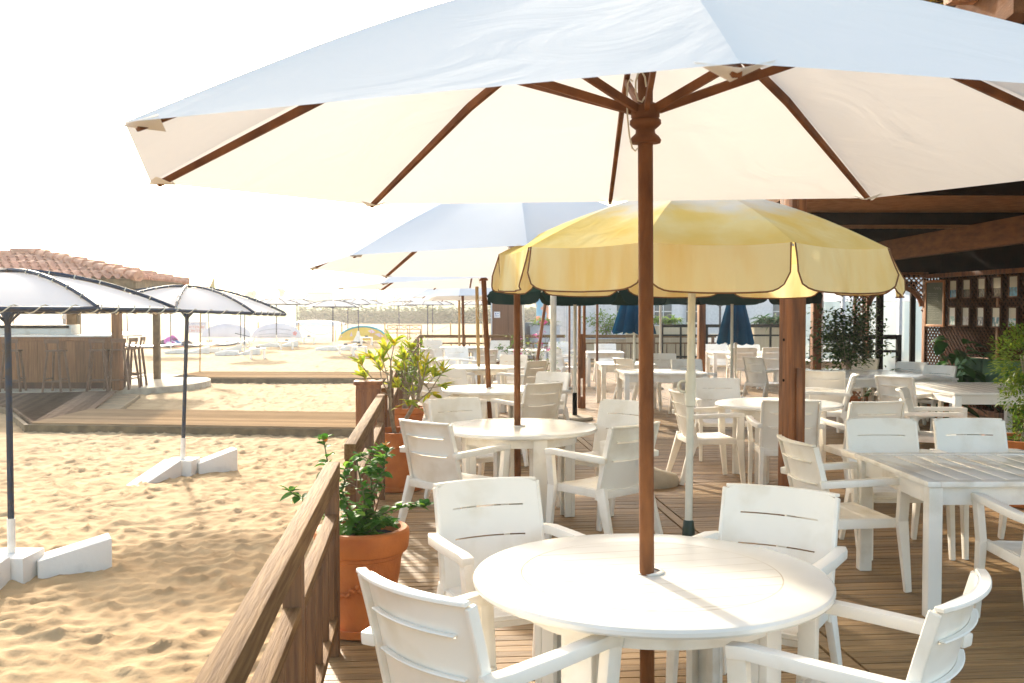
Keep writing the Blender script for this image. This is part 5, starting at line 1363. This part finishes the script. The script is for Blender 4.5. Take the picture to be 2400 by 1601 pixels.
def ydeco(t, L_, h, f):
    m = MB(); m.tube([f(.06+.88*k/16, .99, -1)+Vector((0, -.02, .01)) for k in range(17)], .06, 6); m.build('blue_edge', mat('turquoise_paint', (.05,.38,.50), .4), t)
    mp_ = mat('pale_pink_paint', (.72,.52,.56), .5)
    for (a, b, c, d) in ((.24, .30, .35, .72), (.05, .08, .5, .8)): m = MB(); m.open = True; m.add([f(a, c, -1)-Vector((0,.02,0)), f(b, c, -1)-Vector((0,.02,0)), f((a+b)/2, d, -1)-Vector((0,.02,0))], [(0,1,2)]); m.build('pink_patch', mp_, t, smooth=False)
    for (a, b, c, d) in ((.60, .76, .55, .86), (.74, .93, .35, .72)):
        m = MB(); m.open = True
        m.add([f(a, (c+d)/2, -1)-Vector((0,.02,0)), f((a+b)/2, c, -1)-Vector((0,.02,0)), f(b, (c+d)/2, -1)-Vector((0,.02,0)), f((a+b)/2, d, -1)-Vector((0,.02,0))], [(0,1,2,3)]); m.build('pink_patch', mp_, t, smooth=False)
    m = MB()
    for a in (.66, .72, .85): m.tube([f(a, .2, -1)-Vector((0,.03,0)), f(a+.02, .75, -1)-Vector((0,.03,0))], .012, 4)
    m.build('red_line', mat('orange_paint', (.7,.22,.08), .5), t)
    for x in (-.25, -.12, L_+.05): m = MB(); m.tube([(x, 0, -.1), (x, 0, .55)], .02, 5); m.build('stand', M_BAMBOO, t)
edge_board('painted_board', 'yellow board with turquoise edge and pink shapes on its edge in the sand', 792, 908, 764, 797, 53, M_YB, extra=ydeco, cat='surf board')
# banner
a = px(440, 782, Y=52); t = thing('banner', 'small leaning banner with kite surf lettering beside the white boards', 'banner', (a.x, 52, a.z))
m = MB(); m.box(.5, 0, .32, 1.02, .03, .62); m.build('panel', mat('banner_cloth', (.74,.74,.78), .7), t)
M_LB = mat('grey_blue_letter', (.30,.32,.52), .7); M_LR = mat('faded_red_letter', (.62,.20,.14), .7)
text('CABO VERDE', .15, M_LB, t, (.5, -.02, .52), sx=1.0); text('KITESURF', .20, M_LR, t, (.5, -.02, .34)); text('CENTER', .17, M_LR, t, (.38, -.02, .15))
m = MB(); m.tube([(0, .05, -.1), (0, .0, .62)], .02, 5); m.tube([(1.0, .05, -.1), (1.0, 0, .62)], .02, 5); m.build('stake', M_BAMBOO, t)
# paddle boards, gear heap, striped lounger on the sand
def flat_board(label, u0, v0, u1, v1, Y0_, Y1_, w_=.5, c=M_TABLE_R):
    a, b = px(u0, v0, Y=Y0_), px(u1, v1, Y=Y1_); a.z = float(sand_z([a.x], [a.y])[0])+.06; b.z = float(sand_z([b.x], [b.y])[0])+.10
    t = thing('paddle_board', label, 'paddle board', a, 0, 'white paddle boards lying on the sand'); d = b-a; L_ = d.length; d.normalize(); s = Vector((-d.y, d.x, 0)).normalized()
    m = MB()
    def fn(u, v, q): 
        wd = w_*.5*math.sin(math.pi*min(1, max(0, u)))**.5; return d*L_*u+s*wd*(v*2-1)+Vector((0, 0, q*.06*math.sin(math.pi*v)**.5+.08*(2*u-1)**2))
    m.grid(lambda u, v: fn(u, v, 1), 16, 6); m.grid(lambda u, v: fn(u, v, -1), 16, 6); m.build('hull', c, t)
    m = MB(); m.tube([fn(u/10, 0, 0)-Vector((0,0,.035)) for u in range(1, 10)], .025, 5); m.build('dark_rail', M_BLUETUBE, t)
flat_board('long white paddle board with dark edge left of the second umbrella pole', 283, 795, 425, 800, 46, 46, .7)
flat_board('white paddle board pointing up right behind the second umbrella pole', 435, 798, 482, 788, 46, 48)
flat_board('white paddle board under the left white sail board', 488, 792, 560, 797, 47, 48)
flat_board('white paddle board reaching the wheel dolly', 530, 795, 585, 788, 49, 50)
a = px(400, 792, Y=47); t = thing('gear_heap', 'pink blue and dark heap of beach gear behind the timber post', 'beach gear', (a.x, 47, float(sand_z([a.x],[47])[0])))
random.seed(17)
for nm_, cl_, cs in (('pink_bag', (.55,.10,.40), ((-.05,0,.32), (.10,0,.36))), ('dark_bag', (.03,.025,.04), ((-.32,0,.22), (.75,.1,.2), (.9,0,.15))), ('blue_bag', (.06,.25,.55), ((.35,-.1,.15), (.28,0,.2))), ('red_mat', (.70,.14,.05), ((-.2,-.25,.05), (.15,-.25,.06), (.45,-.25,.05))), ('white_bag', (.7,.7,.75), ((.1,-.15,.2),))):
    m = MB()
    for c in cs:
        r_ = .22; m.grid(lambda u, v: Vector((c[0]+r_*1.3*math.sin(math.pi*v)*math.cos(6.2832*u), c[1]+r_*math.sin(math.pi*v)*math.sin(6.2832*u), c[2]*(.6+.4*math.sin(5*u))-c[2]*.6*math.cos(math.pi*v)*1.0)), 12, 8)
    m.build(nm_, mat(nm_+'_cloth', cl_, .7), t)
a = px(490, 795, Y=46); t = thing('striped_lounger', 'low lounger with black and white stripes at the foot of the left far pole', 'lounger', (a.x, 46, float(sand_z([a.x],[46])[0])))
m = MB(); m.box(0, 0, .18, .55, 1.2, .06); m.build('frame', M_PLASTIC, t)
m = MB()
for k in range(6): m.bar((-.25+.09*k, -.55, .22), (-.28+.09*k, -.1, .38), .03, .02)
m.build('stripes', M_BLACK, t)
# wheel dolly
a = px(568, 790, Y=46); t = thing('board_trolley', 'small white board trolley with wheels beside the dark pole', 'trolley', (a.x, 46, float(sand_z([a.x],[46])[0])))
m = MB(); m.tube([(0,0,.15), (.5,0,.25), (.65,0,.5)], .02, 6); m.tube([(0,0,.15), (-.3,0,.1)], .02, 6); m.build('frame', M_PLASTIC, t)
for x in (.0, .22):
    m = MB(); m.tube([(x+.11*math.cos(q), .12, .11+.11*math.sin(q)) for q in np.linspace(0, 5.6, 10)], .035, 6, closed=True); m.build('wheel', M_TABLE_R, t)
# bamboo bench and rope fence
a = px(908, 797, Y=55); M_BAM = mat('bamboo', (.34,.20,.085), .6)
t = thing('bamboo_bench', 'bamboo bench with crossed back slats right of the yellow board', 'bench', (a.x, 55, float(sand_z([a.x],[55])[0])))
m = MB(); Wb = 1.9
for x in (0, .55, 1.25, Wb):
    m.tube([(x, 0, 0), (x, .1, .85)], .028, 6)
for z in (.40, .62, .85): m.tube([(0, .06, z), (Wb, .1, z)], .026, 6)
for k in range(3):
    x = .05+k*.62
    m.tube([(x, .09, .62), (x+.55, .09, .85)], .016, 5); m.tube([(x, .09, .85), (x+.55, .09, .62)], .016, 5)
m.build('back', M_BAM, t)
m = MB()
for k in range(9): m.tube([(0, -.06*k, .42), (Wb, -.06*k, .42)], .02, 5)
m.build('seat', M_BAM, t)
for x in (0, .6, 1.2, Wb):
    m = MB(); m.tube([(x, -.5, 0), (x, -.5, .65)], .028, 6); m.build('leg', M_BAM, t)
for x in (0, Wb):
    m = MB(); m.tube([(x, -.5, .64), (x, .1, .68)], .022, 6); m.tube([(x, -.5, .42), (x, .08, .66)], .014, 5); m.build('armrest', M_BAM, t)
t = thing('rope_fence', 'sagging rope strung between short white posts behind the boards', 'rope fence', (0,0,0)); pr = []
for u in (605, 700, 801, 902, 1056):
    p = px(u, 757, Y=60); z = float(sand_z([p.x],[60])[0]); m = MB(); m.tube([(p.x, 60, z-.1), (p.x, 60, z+.95)], .04, 7); m.build('post', M_BAMBOO, t); pr.append(Vector((p.x, 60, z+.85)))
for k in range(4):
    m = MB(); m.tube([pr[k].lerp(pr[k+1], q/10)-Vector((0,0,.65*4*(q/10)*(1-q/10))) for q in range(11)], .014, 5); m.build('rope', M_ROPE, t)
# low dark end boards beyond the railing
t = thing('low_bench', 'low dark bench beyond the end railing, left of the brown cabin', 'bench', (px(1118, 790, Y=36).x, 36, -.2))
m = MB(); m.box(0, 0, .93, 1.0, .25, .06); m.build('seat', M_DARKWOOD, t); m = MB(); m.box(0, 0, .35, .95, .2, .06); m.build('shelf', M_DARKWOOD, t)
for x in (-.45, .45): m = MB(); m.box(x, 0, .45, .06, .2, .9); m.build('leg', M_DARKWOOD, t)

# ---------------------------------------------------------------- person far beyond the bar
def person(label, loc, rz):
    me_ = bpy.data.meshes.new('body')
    J = [(0,0,.92,.13,.10), (0,0,1.12,.12,.09), (0,.01,1.34,.15,.10), (0,.0,1.47,.06,.06), (0,-.01,1.56,.065,.075), (0,0,1.68,.075,.085),
         (.19,0,1.38,.055,.055), (.30,.06,1.15,.042,.042), (.34,-.05,.98,.035,.035), (.35,-.12,.90,.03,.035),
         (-.19,0,1.38,.055,.055), (-.32,.03,1.15,.042,.042), (-.42,-.08,1.0,.035,.035), (-.45,-.14,.93,.03,.035),
         (.09,0,.86,.085,.09), (.11,-.04,.48,.055,.06), (.12,.03,.09,.04,.045), (.13,-.12,.03,.04,.03),
         (-.09,0,.86,.085,.09), (-.13,.04,.48,.055,.06), (-.15,.10,.09,.04,.045), (-.16,-.04,.03,.04,.03)]
    E_ = [(0,1),(1,2),(2,3),(3,4),(4,5),(2,6),(6,7),(7,8),(8,9),(2,10),(10,11),(11,12),(12,13),(0,14),(14,15),(15,16),(16,17),(0,18),(18,19),(19,20),(20,21)]
    me_.from_pydata([j_[:3] for j_ in J], E_, []); o = bpy.data.objects.new('person', me_); sc.collection.objects.link(o)
    sk = o.modifiers.new('skin', 'SKIN'); 
    for k, v in enumerate(me_.skin_vertices[0].data): v.radius = J[k][3:5]; v.use_root = (k == 0)
    sb = o.modifiers.new('sub', 'SUBSURF'); sb.levels = 2; sb.render_levels = 2
    dg = bpy.context.evaluated_depsgraph_get(); m2 = bpy.data.meshes.new_from_object(o.evaluated_get(dg)); o.modifiers.clear(); o.data = m2
    m2.materials.clear(); m2.materials.append(mat('skin', (.55,.30,.18), .6)); m2.shade_smooth()
    o.location = loc; o.rotation_euler = (0,0,rz); tag(o, label, 'person')
    m = MB(); m.lathe([(.165, .62), (.165, .8), (.15, .95), (.14, 1.0)], 16); m.build('shorts', mat('dark_shorts', (.10,.09,.10), .8), o)
    m = MB(); m.lathe([(.155, 1.0), (.17, 1.15), (.19, 1.32), (.13, 1.42), (.08, 1.46)], 16); m.build('shirt', mat('grey_shirt', (.42,.38,.36), .8), o)
    m = MB(); m.lathe([(.085, 1.63), (.095, 1.70), (.085, 1.76), (.03, 1.79)], 14); m.build('hair', M_BLACK, o)
pp = px(153, 770, Y=75); person('distant person in shorts and grey top standing on the sand beyond the bar', (pp.x, 75, float(sand_z([pp.x],[75])[0])), R(150))

# ---------------------------------------------------------------- far background
M_HILL = mat('dry_hill', (.20,.19,.11), .95, (.13,.14,.07), .08, spec=.1)
def hill(name, u0, u1, Y_, prof, dep=60, m_=None):
    m = MB(); n = 60
    def fn(u, v):
        uu = u0+(u1-u0)*u; zt = np.interp(uu, [p[0] for p in prof], [px(p[0], p[1], Y=Y_).z for p in prof])
        x = px(uu, 700, Y=Y_).x*(1+.15*v); z = -1+(zt+1)*math.sin(min(1, v*2.2)*math.pi/2)*(1 if v < .5 else 1-(v-.5)*1.2)
        return Vector((x, Y_-dep/2+dep*v*1.4, z+.25*math.sin(uu*.11+v*9)*v))
    m.grid(fn, n, 14); m.open = True; o = m.build(name, m_ or M_HILL); tag(o, kind='structure')
hill('green_slope', 380, 1000, 170, [(380,742),(450,735),(560,730),(640,718),(720,712),(800,716),(880,712),(1000,722)], m_=mat('lawn', (.20,.30,.10), .95, (.13,.20,.07), .1))
hill('hill', 640, 1300, 230, [(640,720),(700,704),(760,697),(820,696),(870,700),(930,704),(1010,706),(1100,703),(1300,712)])
hill('far_hill', -100, 900, 420, [(-100,712),(100,708),(300,704),(480,702),(640,700),(900,704)])
# hedge: one long dark band
random.seed(77); t = thing('hedge', 'long dim green hedge along the back of the beach, behind the far umbrellas', 'hedge', (0,0,0))
m = MB(); a_, b_ = px(700, 750, Y=125).x, px(1330, 750, Y=125).x
for k in range(3500):
    x = random.uniform(a_, b_); leaf(m, (x, 125+random.uniform(-1,1), random.uniform(.0, 1.6)+random.uniform(0,.5)), rdir(.2), .7, .4)
m.build('foliage', L_FAR, t, smooth=False); m = MB(); m.box((a_+b_)/2, 126.4, .8, b_-a_, .4, 1.6); m.build('wall', mat('hedge_wall', (.10,.12,.06), .9), t)
def tree(label, u, vt, Y_, kind, seed, wd=1.0):
    random.seed(seed); x = px(u, 700, Y=Y_).x; top = px(u, vt, Y=Y_).z; t = thing('palm_tree' if kind == 'palm' else 'tree', label, 'palm tree' if kind == 'palm' else 'tree', (x, Y_, 0), 0, 'hazy trees along the horizon')
    m = MB(); lf = MB()
    if kind == 'palm':
        h = top*.80; m.tube([(0,0,-1), (.2,0,h*.5), (.1,0,h)], .28, 8, .16)
        for k in range(46):
            a = random.uniform(0, 6.28); el = random.uniform(-.5, 1.1); leaf(lf, (.1, 0, h), Vector((math.cos(a), math.sin(a), el)), top*.28*random.uniform(.8, 1.1), .5, .6)
    else:
        h = top*.55; m.tube([(0,0,-1), (.1,0,h)], .3, 8, .15)
        cs = [Vector((random.gauss(0,1)*top*.22*wd, random.gauss(0,1)*1.5, random.uniform(.45, .95)*top)) for _ in range(9)]
        for c in cs: m.tube([(.1,0,h*.7), c*.8+Vector((0,0,top*.1)), c], .12, 5, .04)
        for k in range(520):
            c = random.choice(cs); p = c+Vector((random.gauss(0,1), random.gauss(0,1), random.gauss(0,1)*.7))*top*.085; p.z = min(p.z, top)
            leaf(lf, p, rdir(.1), top*.06, top*.035)
    m.build('trunk', M_BARK, t); lf.build('crown', L_FAR, t, smooth=False)
TR = [(548,672,200,'tree','faint round tree left of the two tall palms'), (588,670,200,'palm','left one of the two tall hazy palms'), (654,664,205,'palm','right one of the two tall hazy palms'), (615,688,200,'tree','low faint tree between the two palms'),
      (680,684,200,'tree','low faint tree right of the two palms'), (905,684,235,'tree','faint tree on the hill right of the hut'), (830,686,240,'tree','thin faint tree just right of the hut'), (930,676,220,'tree','wide hazy tree under the edge of the fourth canopy'),
      (965,680,215,'tree','hazy tree left of the fifth canopy'), (1260,690,190,'tree','hazy tree behind the low white wall'), (500,690,210,'tree','faint tree above the second beach umbrella'), (1960,690,90,'tree','green tree behind the glass left of the arch'), (2090,690,80,'tree','green tree seen through the arched doorway')]
for k, (u, v, Y_, kd, lb) in enumerate(TR): tree(lb, u, v, Y_, kd, 100+k)
# hut on the hill with two chimneys
t = thing('hilltop_hut', 'hazy hut with flat roof, ramp and two chimneys on the distant hill', 'hut', px(727, 700, Y=215)-Vector((0,0,.8)))
m = MB(); m.box(2.3, 0, 1.0, 5.0, 4, 2.2); m.build('wall', M_CREAM, t); m = MB(); m.box(2.3, -.1, 2.35, 5.4, 4.3, .7); m.build('roof', mat('grey_roof', (.35,.36,.4), .7), t)
m = MB(); m.box(2.3, -2.3, 1.95, 5.4, .1, .25); m.build('trim', mat('faded_red', (.6,.25,.15), .7), t)
for x in (.5, 2.6): m = MB(); m.box(x, 0, 3.4, .5, .5, 1.6); m.lathe([(.4, 4.1), (.1, 4.5)], 6, (x, 0, 0)); m.build('chimney', mat('ochre', (.5,.38,.18), .8), t)
m = MB(); m.bar((-1.6, 0, .6), (-.1, 0, 1.9), .8, .3); m.bar((5.0, 0, 2.0), (6.6, 0, .4), .5, .2); m.build('ramp', mat('ochre', (.5,.38,.18), .8), t)
# street lamps
for u, v, Y_, lb in ((696, 652, 150, 'thin tall lamp post right of the palms'), (882, 668, 140, 'thin lamp post under the third canopy'), (924, 670, 150, 'thin lamp post right of the one under the third canopy'), (1560, 690, 100, 'thin lamp post far behind the planter')):
    x = px(u, 700, Y=Y_).x; top = px(u, v, Y=Y_).z; t = thing('lamp_post', lb, 'lamp post', (x, Y_, 0), 0, 'thin distant lamp posts')
    m = MB(); m.tube([(0,0,-.3), (0,0,top)], .09, 6); m.build('mast', M_BAMBOO, t); m = MB(); m.lathe([(.08, top-.1), (.35, top), (.30, top+.25), (.05, top+.3)], 8); m.build('lantern', M_WALLW, t)
# upturned white boat
a = px(742, 742, Y=110); t = thing('boat', 'white upturned boat on the lawn behind the far umbrellas', 'boat', (a.x, 110, .0))
m = MB(); m.grid(lambda u, v: Vector((-3.2+6.4*u, -1+2*v, .6*math.sin(math.pi*v)**.6*math.sin(math.pi*(.04+.92*u))**.5)), 20, 8); m.build('hull', M_BOARDW, t)
m = MB(); m.tube([(-3.1,0,.3), (0,0,.62), (3.1,0,.3)], .05, 5); m.build('keel', M_BLUETUBE, t)

# ---------------------------------------------------------------- hazy air
HAZE = True
if HAZE:
    me_ = bpy.data.meshes.new('haze'); bm = bmesh.new(); bmesh.ops.create_cube(bm, size=1); bm.to_mesh(me_); bm.free()
    o = bpy.data.objects.new('haze', me_); sc.collection.objects.link(o); o.scale = (2400, 4400, 26); o.location = (0, 1900, 11.0)
    m = bpy.data.materials.new('haze_air'); m.use_nodes = True; n_ = m.node_tree; n_.nodes.remove(n_.nodes['Principled BSDF'])
    v = n_.nodes.new('ShaderNodeVolumePrincipled'); v.inputs['Color'].default_value = (.97, .97, .96, 1); v.inputs['Density'].default_value = .0011; v.inputs['Anisotropy'].default_value = .5
    n_.links.new(v.outputs[0], n_.nodes['Material Output'].inputs['Volume']); me_.materials.append(m)
    tag(o, 'thin warm haze filling the air over the beach', 'haze', kind='stuff')
